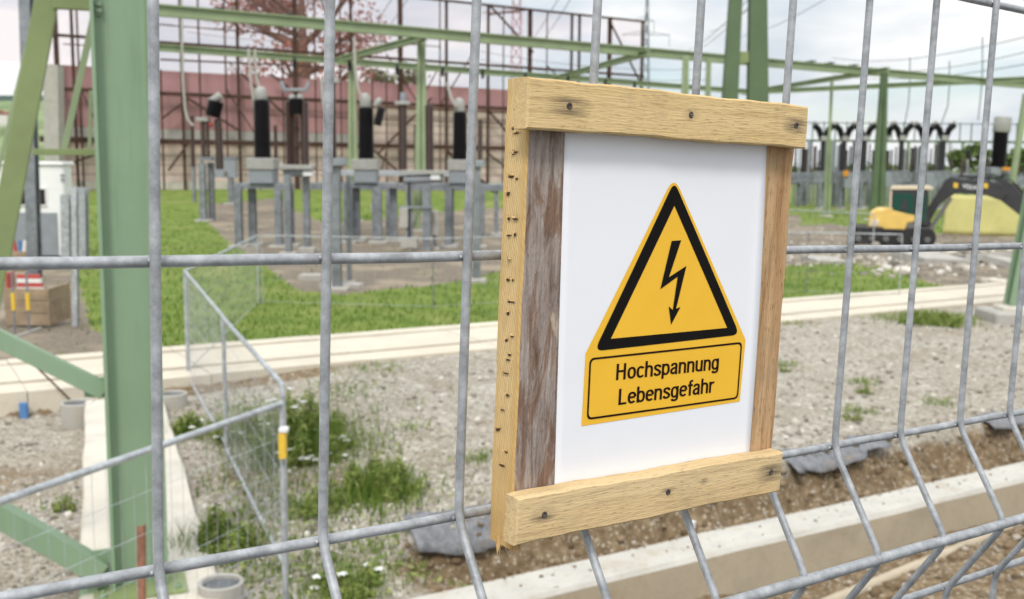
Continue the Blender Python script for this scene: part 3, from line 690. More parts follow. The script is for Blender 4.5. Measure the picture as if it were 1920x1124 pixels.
# grass blades on the lawn
def blades(P, hgt, wid, z):
    n = len(P); a = RNG.uniform(0, 6.28, n); lean = RNG.uniform(-.5, .5, (n, 2))*hgt[:, None]
    b = np.column_stack([P, z]); dx = np.column_stack([np.cos(a)*wid, np.sin(a)*wid, np.zeros(n)])
    tip = b+np.column_stack([lean, hgt]); mid = b+np.column_stack([lean*.35, hgt*.55])
    V = np.stack([b-dx, b+dx, mid+dx*.7, tip, mid-dx*.7], 1).reshape(-1, 3); k = 5*np.arange(n)[:, None]
    return V, np.concatenate([k+np.array([[0, 1, 2, 4]]), k+np.array([[4, 2, 3, 3]])], 0)
P = scatter(26000, -60, 1980, 400, 668, 0); s_, t_, d_ = zone(P[:, 0], P[:, 1]); g_, so_, di_ = masks(P[:, 0], P[:, 1])
ok = (t_ > 2.66) & ((di_ < .5) | (RNG.random(len(P)) < .04)); P = P[ok]; dist = P[:, 1]
hg = RNG.uniform(.03, .10, len(P))*(1+.012*dist); V, Fq = blades(P, hg, .006+.0006*dist*RNG.uniform(.5, 1.2, len(P)), height(P[:, 0], P[:, 1])-.01)
tri = np.concatenate([Fq[:len(P)][:, [0, 1, 2]], Fq[:len(P)][:, [0, 2, 3]], Fq[len(P):][:, :3]], 0)
o = npmesh('grass', V, tri, M['grass']); tag(o, 'short green grass growing on the lawn beyond the path', 'grass', kind='stuff')
# ------------------------------------------------------------------ plants
def leafcloud(cs, n, size, flat=.35):
    cs = np.array(cs, float); w = cs[:, 3]*cs[:, 4]*cs[:, 5]; k = RNG.choice(len(cs), n, p=w/w.sum())
    d = RNG.normal(size=(n, 3)); d /= np.linalg.norm(d, axis=1)[:, None]; r = RNG.random(n)**.42
    p = cs[k, :3]+d*r[:, None]*cs[k, 3:6]
    nrm = d+RNG.normal(size=(n, 3))*.8+np.array([0, 0, .5]); nrm /= np.linalg.norm(nrm, axis=1)[:, None]
    a = np.cross(nrm, RNG.normal(size=(n, 3))); a /= np.linalg.norm(a, axis=1)[:, None]; b = np.cross(nrm, a)
    sz = size*RNG.uniform(.5, 1.3, n)[:, None]
    V = np.stack([p-a*sz, p+b*sz*flat, p+a*sz, p-b*sz*flat], 1).reshape(-1, 3)
    return V, (4*np.arange(n)[:, None]+np.arange(4)[None])
def weed(name, label, cat, u, v, wpx, hpx, n, leaf, flowers=0, group=None, z=-.06, mat='weed', flat=.35):
    b = G(u, v, z); b.z = float(height([b.x], [b.y])[0]); k = b.y/FPX; w = wpx*k/2; h = hpx*k
    r = wthing(name, label, cat, b, group)
    cs = []
    for i in range(20):
        a = random.uniform(0, 6.28); q = random.random()**.6*.7; hh = h*random.uniform(.15, 1.0)*(1-.55*q)
        cs.append((b.x+math.cos(a)*w*q*1.6, b.y+math.sin(a)*w*q*1.6, b.z+hh*.55, w*random.uniform(.12, .34), w*random.uniform(.12, .34), hh*.5))
    V, F = leafcloud(cs, n, leaf, flat); V[:, 2] = np.maximum(V[:, 2], b.z+.01); npmesh('leaves', V, F, M[mat], parent=r)
    nb_ = max(30, int(n*.3)); PB = np.column_stack([b.x+RNG.normal(0, .7, nb_)*w, b.y+RNG.normal(0, .7, nb_)*w]); VB, FB = blades(PB, h*RNG.uniform(.12, .75, nb_), leaf*.12*RNG.uniform(.6, 1.3, nb_), height(PB[:, 0], PB[:, 1])-.005)
    tb_ = np.concatenate([FB[:nb_][:, [0, 1, 2]], FB[:nb_][:, [0, 2, 3]], FB[nb_:][:, :3]], 0); npmesh('foliage', VB, tb_, M['grass'], parent=r)
    st = MB()
    for c in cs: st.tube([b+Vector((random.uniform(-.3, .3)*w, random.uniform(-.3, .3)*w, -.02)), Vector(c[:3])-Vector((0, 0, c[5]*.3)), Vector(c[:3])+Vector((0, 0, c[5]))], [.008, .006, .003], 5)
    st.build('stems', M['drystem'], r)
    for i in range(flowers):
        c = random.choice(cs); d = Vector((random.uniform(-1, 1), random.uniform(-1, .4), random.uniform(.1, 1))).normalized()
        p = Vector(c[:3])+Vector((d.x*c[3], d.y*c[4], d.z*c[5]))*1.02; fm = MB()
        for q in range(6):
            a = q*1.05; o_ = Vector((math.cos(a), math.sin(a), 0))*.020; fm.add([p, p+o_*1.5+Vector((-o_.y, o_.x, 0))*.7+Vector((0, 0, .008)), p+o_*2.5+Vector((0, 0, .004)), p+o_*1.5-Vector((-o_.y, o_.x, 0))*.7+Vector((0, 0, .008))], [(0, 1, 2, 3)])
        fm.lathe(p, [(.012, 0), (.016, .008), (.008, .016), (.002, .018)], 8); fm.build('flower', M['flower'], r)
    return r
weed('flowering_shrub', 'green leafy shrub with white flower heads behind the second fence rod', 'shrub', 572, 848, 175, 150, 3000, .04, 26)
weed('weed_clump', 'feathery green weed clump on the stones right of the flowering shrub', 'weeds', 712, 930, 120, 95, 2000, .06, 0, None, -.06, 'weed', .14)
weed('weed_clump', 'low green weeds with white blooms in front of the torn gravel edge', 'weeds', 655, 1095, 150, 55, 1200, .03, 6)
weed('weed_clump', 'dark green leafy weeds hugging the concrete beam at its near right side', 'weeds', 408, 1025, 115, 105, 1700, .05)
weed('weed_clump', 'grey green weeds with pale blooms beside the concrete ring by the far beam end', 'weeds', 348, 805, 70, 55, 900, .035, 4)
weed('weed_clump', 'sparse light green weeds below the flowering shrub', 'weeds', 590, 950, 110, 55, 700, .04, 0, None, -.06, 'weed', .2)
weed('weed_clump', 'pale flowering weeds behind the fence panel at the shrub', 'weeds', 455, 815, 100, 95, 700, .035, 5)
weed('weed_clump', 'upright green weeds growing along the path edge at right', 'weeds', 1722, 605, 60, 34, 500, .09, 0, None, 0, 'weed', .14)
weed('weed_clump', 'bushy green weeds growing at the path beside the concrete footing', 'weeds', 1778, 608, 70, 32, 600, .085, 0, None, 0, 'weed', .14)
weed('weed_clump', 'small green tuft on the gravel two rods right of the sign', 'weeds', 1622, 738, 30, 16, 120, .04, 0, None, 0, 'weed', .15)
weed('weed_clump', 'small sparse tuft on the gravel just above the lower rod beside the sign', 'weeds', 1600, 785, 36, 14, 110, .04, 0, None, 0, 'weed', .15)
weed('weed_clump', 'tiny green tuft on the gravel touching the brown side plank', 'weeds', 1472, 696, 20, 12, 80, .035, 0, None, 0, 'weed', .2)
weed('weed_clump', 'small tuft on the stones left of the concrete beam', 'weeds', 120, 955, 40, 25, 150, .03, 0, None, -.3)
weed('weed_clump', 'green weeds in the gap under the lower green brace', 'weeds', 250, 1112, 50, 22, 200, .03, 0, None, -.1)
PC = []
for (u, v, r, a) in WEEDS:
    c = G(u, v, -.05); n_ = int(520*a*r/.6)
    PC.append(np.column_stack([c.x+RNG.normal(0, r*.62, n_), c.y+RNG.normal(0, r*.62, n_)]))
for i in range(60):
    c = G(random.uniform(330, 800), random.uniform(760, 1120), -.05); n_ = random.randint(10, 45); PC.append(np.column_stack([c.x+RNG.normal(0, .12, n_), c.y+RNG.normal(0, .12, n_)]))
PC = np.concatenate(PC); s_, t_, d_ = zone(PC[:, 0], PC[:, 1]); PC = PC[(t_ < -.05) & ~((d_ > -.05) & (d_ < 1.0)) & ~((t_ > -8.9) & (t_ < -8.1))]
k_ = RNG.random(len(PC)) < .55; zc = height(PC[:, 0], PC[:, 1])
V1, F1 = blades(PC[k_], RNG.uniform(.03, .13, k_.sum()), RNG.uniform(.004, .010, k_.sum()), zc[k_]-.005); m1 = k_.sum(); F1 = np.concatenate([F1[:m1][:, [0, 1, 2]], F1[:m1][:, [0, 2, 3]], F1[m1:][:, :3]], 0)
o = npmesh('weed_cover', V1, F1, M['grass']); tag(o, 'thin grass sprouting through the gravel round the weeds', 'ground cover', kind='stuff')
q_ = PC[~k_]; n_ = len(q_); p_ = np.column_stack([q_, zc[~k_]+RNG.uniform(.01, .07, n_)]); a_ = RNG.normal(size=(n_, 3))*np.array([1, 1, .35]); a_ /= np.linalg.norm(a_, axis=1)[:, None]; b_ = np.cross(a_, np.array([0, 0, 1.0])+RNG.normal(size=(n_, 3))*.4); sz = RNG.uniform(.015, .04, n_)[:, None]
V2_ = np.stack([p_-a_*sz, p_+b_*sz*.4, p_+a_*sz, p_-b_*sz*.4], 1).reshape(-1, 3); o = npmesh('low_weeds', V2_, 4*np.arange(n_)[:, None]+np.arange(4)[None], M['weed']); tag(o, 'low leafy weeds spread over the gravel', 'ground cover', kind='stuff')
def tree(name, label, u, vb, dist, hpx, wpx, n, leaf, mat, bare=0, group=None):
    k = dist/FPX; b = D(u, vb, dist); b.z = min(b.z, 0.3); h = hpx*k; w = wpx*k/2
    r = wthing(name, label, 'tree', b, group); tm_ = MB(); ends = []
    top = b+Vector((0, 0, h*.85)); tm_.tube([b, b+Vector((w*.02, 0, h*.4)), top], [w*.09, w*.07, w*.02], 8)
    for i in range(14):
        q = random.uniform(.3, .85); p = b+Vector((0, 0, h*q)); a = random.uniform(0, 6.28); l = w*random.uniform(.5, .95)*(1.15-q*.5)
        e = p+Vector((math.cos(a)*l, math.sin(a)*l, l*random.uniform(.3, .8))); mid = (p+e)/2+Vector((0, 0, -.05*l))
        tm_.tube([p, mid, e], [w*.035, w*.022, w*.008], 5); ends.append(e)
        for j in range(3):
            e2 = mid.lerp(e, random.uniform(.3, 1))+Vector((random.uniform(-1, 1), random.uniform(-1, 1), random.uniform(0, 1)))*l*.4; tm_.tube([mid, e2], [w*.014, w*.005], 4); ends.append(e2)
    tm_.build('trunk', M['bark'], r, True)
    cs = [(e.x, e.y, e.z, w*random.uniform(.16, .32), w*random.uniform(.16, .32), w*random.uniform(.12, .24)) for e in ends]
    V, F = leafcloud(cs, n, leaf, .6); npmesh('crown', V, F, M[mat], parent=r); return r
#@@PART3
# ================================================================== TEMPORARY FENCE PANELS
def fpanel(label, a, b, zb, posts=True, mesh=True, cross=False, r=.021, grid=(.10, .25), right_round=False, group='temporary fence panels round the yard'):
    """a, b: top corners (world); frame of steel tube filled with thin wire mesh"""
    a = Vector(a); b = Vector(b); base = Vector(((a.x+b.x)/2, (a.y+b.y)/2, zb)); t = wthing('fence_panel', label, 'fence panel', base, group)
    a0 = Vector((a.x, a.y, zb)); b0 = Vector((b.x, b.y, zb)); e = (b-a); L = e.length; e.normalize(); up = Vector((0, 0, 1)); c = .09
    if right_round: tp = [a, b-e*c, b-e*c*.3-up*c*.3*.3, b-up*c]
    else: tp = [a, b]
    MB().tube(tp, r, 10).build('top_rail', M['galvl'], t, True)
    MB().tube([a0+up*.06, b0+up*.06], r*.8 if zb < -.01 else r*.3, 8).build('bottom_rail', M['galvl'], t, True)
    MB().tube([a0, a], r, 10).build('post', M['galvl'], t, True)
    MB().tube([b0, b-up*(c if right_round else 0)], r, 10).build('post', M['galvl'], t, True)
    mb = MB(); n = int(L/grid[0]); ht = a.z-zb-.06
    for i in range(1, n):
        q = i/n; p = a0.lerp(b0, q)+up*.06; top = a.lerp(b, q); mb.tube([p, top], .0016, 3, cap=False)
    nr = int(ht/grid[1])
    for j in range(1, nr+1):
        z_ = .06+ht*j/(nr+1); mb.tube([a0+up*z_, b0+up*z_], .0018, 3, cap=False)
    mb.build('wire_mesh', M['galvl'], t)
    return t
zt = 1.38
pA0 = G(-60, 975, zt); pA1 = G(528, 757, zt); pB1 = G(530, 722, zt); pB0 = G(418, 596, zt); pC0 = G(346, 508, 1.5); pC1 = G(482, 442, 1.5)
pA0 = pA1+(G(0, 941, zt)-pA1).normalized()*3.5
fpanel('near fence panel whose sloping top tube crosses in front of the green column', pA0, pA1, -.12)
pc = fpanel('fence panel with rounded corner and yellow clip in front of the flowering shrub', pB0, pB1, -.12, right_round=True)
cl = D(530, 832, pA1.y-.06)
MB().cbox(cl+Vector((-.025, -.03, -.10)), cl+Vector((.025, .03, .08)), .008).build('clip', M['yellow'], pc)
MB().cbox(cl+Vector((-.022, -.035, .085)), cl+Vector((.04, .035, .115)), .008).build('clip_band', M['whitep'], pc)
fpanel('fence panel sloping away over the path towards the far corner post', pC0, pB0+Vector((-.01, .05, .0)), -.1)
fpanel('fence panel standing at the lawn edge beyond the path, with a bright top tube', pC0+Vector((0, .06, 0)), pC1, 0)
q0 = pC1+Vector((.08, .05, 0)); q1 = G(812, 448, 1.5); q2 = G(1130, 438, 1.5); q3 = G(1516, 436, 1.5); q4 = G(1692, 440, 1.5)
for lb_, a_, b_ in (('fence panel on the lawn in front of the grey equipment frames', q0, q1), ('fence panel on the lawn mostly hidden behind the warning sign', q1, q2), ('fence panel on the lawn ending just right of the warning sign', q2, q3), ('fence panel on the lawn in front of the excavator tracks', q3, q4)):
    fpanel(lb_, a_, b_, 0, grid=(.3, .7), r=.014)
r0 = G(1482, 398, .9); 
fpanel('far fence panel behind the rubble left of the excavator', G(1478, 394, 1.5), G(1640, 402, 1.5), 0, grid=(.3, .5))
# ================================================================== GREEN LATTICE TOWER AT LEFT
pc0 = G(263, 1098, .0); PN = Vector((BD.x, BD.y, 0)); PR = Vector((BR.x, BR.y, 0))
def PL(u, v, off=0.0):                      # point in the tower plane
    d = ray(u, v); o = pc0+PN*off; t_ = (o-CAM).dot(PN)/d.dot(PN); return CAM+d*t_
tw = wthing('lattice_tower', 'tall green steel tower with one broad column and slanting braces on a concrete beam', 'tower', pc0)
ptop = PL(224, 0); ax = (ptop-pc0); ax.normalize(); ptop = pc0+ax*9.5
def hsec(mb, p, q, hw, hd, tf, tw_):
    for (r0, r1, d0, d1) in ((-hw, -hw+tf, -hd, hd), (hw-tf, hw, -hd, hd), (-hw+tf, hw-tf, -tw_, tw_)):
        vs = [c+PR*r_+PN*d_ for c in (p, q) for r_, d_ in ((r0, d0), (r1, d0), (r1, d1), (r0, d1))]
        mb.add(vs, [(0,1,2,3),(7,6,5,4),(0,4,5,1),(1,5,6,2),(2,6,7,3),(3,7,4,0)])
mb = MB(); hsec(mb, pc0, ptop, .19, .12, .024, .012)
# root fillets soften the inner corners of the rolled section
for sg in (-1, 1):
    x0 = sg*.166
    for k in range(5):
        a0 = k/5*math.pi/2; a1 = (k+1)/5*math.pi/2; rad = .045
        def fp(a): return (x0-sg*rad*(1-math.sin(a)), -.012-rad*(1-math.cos(a)))
        (r0, d0), (r1, d1) = fp(a0), fp(a1)
        mb.add([pc0+PR*r0+PN*d0, pc0+PR*r1+PN*d1, ptop+PR*r1+PN*d1, ptop+PR*r0+PN*d0], [(0, 1, 2, 3)])
mb.build('column', M['green'], tw, True)
def plate(name, par, c, hw, hd, h, m='green', off=0): 
    mb = MB(); vs = [c+PR*a+PN*b+Vector((0, 0, z)) for z in (0, h) for a, b in ((-hw, -hd), (hw, -hd), (hw, hd), (-hw, hd))]
    mb.add(vs, [(3,2,1,0),(4,5,6,7),(0,1,5,4),(1,2,6,5),(2,3,7,6),(3,0,4,7)]); return mb.build(name, M[m], par, bevel=.003)
bp = plate('base_plate', tw, pc0+Vector((0, 0, .0)), .31, .26, .025, 'greenb')
for a_, b_ in ((-.25, -.2), (.25, -.2), (-.25, .2), (.25, .2)):
    MB().lathe(pc0+PR*a_+PN*b_+Vector((0, 0, .025)), [(.022, 0), (.022, .02), (.011, .021), (.011, .05)], 8).build('anchor_bolt', M['green'], bp, True)
def gus(u0, v0, u1, v1, dr, thick=.012):
    pts = [PL(u, v, -.03) for u, v in ((u0, v0), (u1, v0-(u1-u0)*.12), (u1, v1), (u0, v1))]
    mb = MB(); vs = [p+PN*d_ for d_ in (-thick, thick) for p in pts]; mb.add(vs, [(3,2,1,0),(4,5,6,7),(0,1,5,4),(1,2,6,5),(2,3,7,6),(3,0,4,7)])
    gp_ = mb.build('gusset_plate', M['green'], tw)
    for (fu, fv) in ((.25, .3), (.25, .7), (.6, .3), (.6, .7)):
        q = PL(u0+(u1-u0)*fu, v0+(v1-v0)*fv, -.03-thick); MB().lathe(q, [(.016, 0), (.016, .012), (.009, .013), (.009, .022)], 6, axis=-PN).build('bolt', M['green'], gp_, True)
gus(158, 712, 206, 745, 0); gus(148, 1036, 214, 1128, 0); gus(190, 0, 176, 30, 0)
def br(u0, v0, u1, v1, w, h, off, sec='box', m='green', th=.012, name='brace'):
    mb = MB(); mb.beam(PL(u0, v0, off), PL(u1, v1, off), w, h, PN*-1 if sec == 'x' else (0, 0, 1), 0, sec, th); return mb.build(name, M[m], tw, bevel=.003)
br(-170, 552, 196, 733, .10, .115, -.03); br(-170, 868, 190, 1072, .16, .15, -.06)
l2 = br(88, 0, -2, 480, .16, .15, .5, m='greenb', name='leg'); br(150, -330, -60, 790, .14, .13, .55, m='greenb', name='leg')
br(60, 285, 186, 286, .05, .045, .4, m='greenb'); br(100, 4, 178, 8, .08, .09, .4, m='greenb'); br(176, 30, 120, 282, .04, .045, .42, m='greenl')
br(170, 170, 168, 280, .02, .025, .45, m='greenl'); br(76, -20, -6, 330, .035, .03, 2.2, m='greenl'); br(30, 170, -4, 420, .03, .028, 2.2, m='greenl')
rs = D(263, 1125, pc0.y-.45); 
o = MB().beam(Vector((rs.x, rs.y, -.2)), D(265, 985, pc0.y-.45), .045, .045, (0, 1, 0), 0, 'L', .008).build('iron_stake', M['rustp']); tag(o, 'short rusty angle iron stake standing in front of the green column', 'stake')
# concrete rings
def ring(label, c, r0, r1, h, sub):
    t_ = wthing('concrete_ring', label, 'concrete ring', c, 'concrete rings sunk beside the beam')
    MB().lathe(c, [(r0, -h*.7), (r0, h*.3-.01), (r0-.012, h*.3), (r1+.012, h*.3), (r1, h*.3-.01), (r1, -h*.6)], 32).build('wall', M['foot'], t_, True)
    n_ = MB()
    for i in range(-6, 7):
        w = math.sqrt(max(0, r1*r1-(i*r1/6.5)**2)); n_.box((c.x-w, c.y+i*r1/6.5-.006, c.z+h*.3-.05), (c.x+w, c.y+i*r1/6.5+.006, c.z+h*.3-.035))
    n_.build('grating', M['galv'], t_)
ring('concrete ring with a steel grating beside the near end of the beam', G(415, 1112, -.02), .16, .132, .3, 0)
ring('small concrete ring by the far end of the beam left of the column', G(147, 772, -.12), .21, .175, .42, 0)
ring('small concrete ring right of the column at the far end of the beam', G(322, 752, -.05), .2, .165, .36, 0)
o = MB().box(D(37, 788, 13.36), D(49, 757, 13.36)+Vector((0, .06, 0))).build('marker_strip', M['blue']); tag(o, 'small blue plastic strip on the grey face of the path', 'marker')
o = MB().tube([G(137, 742, .0)+Vector((0, 0, -.1)), G(140, 690, .0)+Vector((-.1, -1.6, .6))], .014, 6).build('thin_stake', M['rust']); tag(o, 'thin dark steel stake by the small ring at the path', 'stake')
# ================================================================== LEFT SIDE: CABIN, CRATE, POSTS
cb0 = G(-70, 482); ck = cb0.y/FPX
cab = wthing('site_cabin', 'white site cabin with a dark window band behind the slanting green leg', 'cabin', cb0)
def cpt(u, v, d=0): return Vector((cb0.x+(u+70)*ck, cb0.y+d, (482-v)*ck))
MB().cbox(cpt(-70, 480), cpt(126, 308, .7), .05).build('body', M['white'], cab)
MB().cbox(cpt(-74, 309, -.08), cpt(129, 303, .8), .03).build('roof', M['white'], cab)
w_ = MB().box(cpt(36, 383, -.03), cpt(92, 354, .05)).build('window', M['window'], cab)
fr = MB()
for a_, b_, c_, d_ in ((34, 385.5, 94, 383), (34, 354, 94, 351.5), (34, 383, 36, 354), (92, 383, 94, 354)): fr.box(cpt(a_, b_, -.05), cpt(c_, d_, .0))
fr.build('frame', M['whitep'], w_)
MB().box(cpt(22, 478, -.02), cpt(112, 398, .03)).build('lower_panel', M['grey'], cab)
MB().box(cpt(-70, 482), cpt(126, 478.5, .7)).build('skid', M['exk'], cab)
for k_, u_ in ((0, 125), (1, 127)): MB().box(cpt(122, 330+k_*8, -.06), cpt(130, 326+k_*8, 0)).build('lamp', M['grey'], cab)
def post(label, u0, v0, u1, v1, wpx, m='galv', name='steel_post', dist=None, sec='I', group=None, cat='post'):
    b = D(u0, v0, dist) if dist else G(u0, v0); k = b.y/FPX; b = Vector((b.x, b.y, min(b.z, .4)))
    t1 = D(u1, v1, b.y); w = wpx*k; mb = MB(); mb.beam(b, t1, w, w, (0, 1, 0), 0, sec, w*.14)
    o = mb.build(name, M[m]); return tag(o, label, cat, group)
post('grey steel mast rising past the slanting green leg at the left edge', 66, 520, 47, -60, 20, 'galv')
post('pale grey square column at the left end of the red wall', 104, 380, 100, 123, 27, 'foot', name='square_column', dist=76, sec='box', cat='column')
for i, (u0, v0, v1, w) in enumerate(((126, 500, 365, 16), (142, 612, 350, 10), (156, 500, 352, 17))):
    post(('broad grey steel post at the corner of the white cabin', 'slender pale post in the grass right of the timber crate', 'grey steel post just left of the broad green column')[i], u0, v0, u0-2, v1, w, 'galvl')
kb0 = G(18, 612); kk = kb0.y/FPX
cr = wthing('timber_crate', 'open brown timber crate of stacked boards by the path at the left edge', 'crate', kb0)
def kp(u, v, d=0): return Vector((kb0.x+(u-18)*kk+d*(u-960)/FPX, kb0.y+d, (612-v)*kk))
for j in range(3): MB().cbox(kp(10, 610-j*24), kp(92, 588-j*24, .05), .008).build('board', M['timber'], cr)
for j in range(3):
    mb = MB(); p0, p1 = kp(92, 610-j*24), kp(134, 598-j*24, .8); d_ = Vector((p1.x-p0.x, p1.y-p0.y, 0))
    mb.beam(p0+Vector((0, 0, .10)), p0+d_+Vector((0, 0, .14)), .04, 22*kk).build('board', M['timber'], cr)
MB().box(kp(12, 608, .75), kp(92, 545, .8)).build('back_board', M['timber'], cr)
MB().box(kp(12, 560, .05), kp(90, 555, .75)).build('tray', M['timber'], cr)
bd = MB()
for j in range(4): bd.box(kp(36, 546-j*8, .1+.0*j), kp(88-j*2, 538.5-j*8, .16), j % 2)
o = bd.build('striped_board', [M['whitep'], M['redw']]); tag(o, 'red and white striped board lying on the timber crate', 'barrier board')
o = MB().cbox(kp(14, 545, .2), kp(33, 512, .5), .02).build('red_canister', M['redw']); tag(o, 'small red canister standing in the timber crate beside the striped board', 'canister')
for i, (u, lab) in enumerate(((28, 'grey stake with a yellow sleeve in front of the crate at left'), (55, 'grey stake with a yellow sleeve in front of the striped board'))):
    b = G(u, 626); k = b.y/FPX; t_ = wthing('sleeved_stake', lab, 'stake', b, 'stakes with yellow sleeves')
    MB().tube([b, b+Vector((0, 0, 118*k))], .02, 8).build('rod', M['galv'], t_, True)
    MB().tube([b+Vector((0, 0, 45*k)), b+Vector((0, 0, 78*k))], .036, 10).build('sleeve', M['yellow'], t_, True)
o = MB().cbox(G(30, 634)+Vector((0, -.2, 0)), G(75, 620)+Vector((0, .1, .06)), .02).build('base_block', M['foot']); tag(o, 'flat grey concrete block under the sleeved stakes', 'concrete block')
gp = G(80, 470); gk = gp.y/FPX; gt = wthing('generator', 'compact machine with pale hood and dark engine in front of the cabin', 'machine', gp)
MB().cbox(gp+Vector((-.1, 0, .35)), gp+Vector((.75, .5, .85)), .06).build('engine', M['exk'], gt)
MB().cbox(gp+Vector((-.1, -.02, .86)), gp+Vector((.7, .5, 1.05)), .08).build('hood', M['whitep'], gt)
for s_ in (0, .55): MB().lathe(gp+Vector((s_, -.1, .2)), [(.08, 0), (.2, .01), (.2, .14), (.08, .15)], 16, axis=(0, 1, 0)).build('wheel', M['dark'], gt, True)
MB().tube([gp+Vector((-.35, 0, .5)), gp+Vector((-.2, 0, 1.0)), gp+Vector((-.3, 0, 1.4))], .05, 8).build('exhaust', M['galv'], gt, True)
db = G(40, 508); dt = wthing('tool_barrel', 'small barrel with red and blue tools beside the crate top', 'barrel', db)
MB().lathe(db, [(.2, 0), (.22, .1), (.22, .5), (.2, .55)], 16).build('drum', M['timber'], dt, True)
for dx, m_ in ((-.12, 'redw'), (0, 'blue'), (.1, 'whitep')): MB().tube([db+Vector((dx, 0, .5)), db+Vector((dx*1.5, 0, .85))], .05, 8).build('tool', M[m_], dt, True)
# ================================================================== RED WALL, STEEL FRAME AND NET
def WL(u, v): # point on the wall plane
    d = ray(u, v); o = WO; t_ = (o-CAM).dot(WN)/d.dot(WN); return CAM+d*t_
WA = D(110, 122, 80); WB = D(900, 165, 100); WO = Vector((WA.x, WA.y, 0)); wd = Vector((WB.x-WA.x, WB.y-WA.y, 0)).normalized(); WN = Vector((-wd.y, wd.x, 0))
def ws(u, v=300): p = WL(u, v); return (p-WO).dot(wd)
def wp(s_, z, d=0): return WO+wd*s_+WN*d+Vector((0, 0, z))
wall = wthing('noise_wall', 'long plank wall with a red upper band behind the switchgear', 'wall', WO)
sA, sM, sB = ws(100), ws(672), ws(1195)
zr_top = WL(400, 138).z; zl = WL(400, 245).z; zr = WL(800, 203).z; zb = WL(500, 346).z
def panel(mb, s0, s1, z0, z1, d0, d1):
    vs = [wp(s_, z, d) for z in (z0, z1) for s_, d in ((s0, d0), (s1, d0), (s1, d1), (s0, d1))]; mb.add(vs, [(3,2,1,0),(4,5,6,7),(0,1,5,4),(1,2,6,5),(2,3,7,6),(3,0,4,7)]); return mb
panel(MB(), sA, sB, -.5, zr_top-.3, .1, .5).build('planking', M['plank'], wall)
rm = panel(MB(), sA, sM, zl, zr_top, -.04, .095); panel(rm, sM, sB, zr, zr_top, -.04, .095)
rm.build('red_band', M['redwall'], wall)
panel(MB(), sA, sM, zl-1.0, zl-.02, -.03, .09).build('grey_band', M['foot'], wall)
panel(MB(), sA, sB, -.3, zb+.25, -.25, -.0).build('plinth', M['conc'], wall)
fr = wthing('scaffold', 'tall rusty steel frame rising above the red wall in front of its planks', 'frame', WO)
ztop = WL(900, 11).z
for i, u in enumerate((112, 142, 232, 342, 446, 552, 655, 746, 831, 908, 985, 1062, 1076, 1132, 1192)):
    s_ = ws(u); w = .32 if u in (112, 552, 746, 985, 1132) else .2
    MB().beam(wp(s_, -.2, -.6), wp(s_, ztop, -.6), w, w, WN, 0, 'I', .05).build('post', M['rust'], fr)
for z_, w in ((ztop, .2), (WL(400, 181).z, .3), (WL(400, 268).z, .42), (WL(160, 72).z, .22)):
    MB().beam(wp(sA-1, z_, -.75), wp(sB if z_ > 0 else 0, z_, -.75), .16, w).build('rail', M['rust'], fr)
for (u0, v0, u1, v1) in ((120, 310, 215, 275), (300, 222, 345, 188), (345, 185, 440, 245), (446, 140, 552, 240), (310, 320, 345, 272), (552, 180, 500, 140), (700, 290, 800, 185), (690, 280, 800, 375), (908, 210, 985, 300), (908, 290, 985, 350), (908, 12, 990, 100), (1132, 40, 1192, 160), (985, 20, 905, 30)):
    MB().beam(WL(u0, v0)-WN*.9, WL(u1, v1)-WN*.9, .13, .16).build('diagonal', M['rust'], fr)
rq = random.Random(3); us = [150, 190, 262, 300, 372, 420, 480, 525, 585, 632, 690, 716, 775, 815, 878, 932, 958, 1012, 1100]
for u in us:
    hi_ = rq.choice((ztop, ztop, WL(400, 100).z, zr_top)); MB().beam(wp(ws(u), -.2, -1.0), wp(ws(u), hi_, -1.0), .12, .12).build('post', M['rust'], fr)
for v in (58, 104, 214, 318):
    z_ = WL(400, v).z; MB().beam(wp(sA+rq.uniform(0, 20), z_, -1.1), wp(sB-rq.uniform(0, 25), z_, -1.1), .07, .08).build('rail', M['rust'], fr)
for i in range(len(us)-1):
    if rq.random() < .75:
        z0_ = rq.choice((.2, WL(400, 265).z, WL(400, 180).z)); z1_ = z0_+rq.uniform(3, 5); a_, b_ = (ws(us[i]), ws(us[i+1])) if rq.random() < .5 else (ws(us[i+1]), ws(us[i]))
        MB().beam(wp(a_, z0_, -1.05), wp(b_, z1_, -1.05), .08, .10).build('diagonal', M['rust'], fr)
for (s0, s1, z0, z1) in ((ws(-20), sB, zr_top, ztop),):
    nb_ = MB(); vs = [wp(s_, z, -.52) for z in (z0, z1) for s_ in (s0, s1)]; nb_.add(vs, [(0, 1, 3, 2)])
    o = nb_.build('safety_net', M['net']); tag(o, 'thin pinkish safety net stretched on the steel frame above the red wall', 'net')
tree('copper_tree', 'reddish copper leaved tree standing behind the net above the red wall', 570, 345, 112, 430, 400, 6500, .24, 'redleaf')
tree('bushy_tree', 'small olive tree behind the red wall beside the green column', 735, 350, 116, 235, 170, 1500, .30, 'leaf')
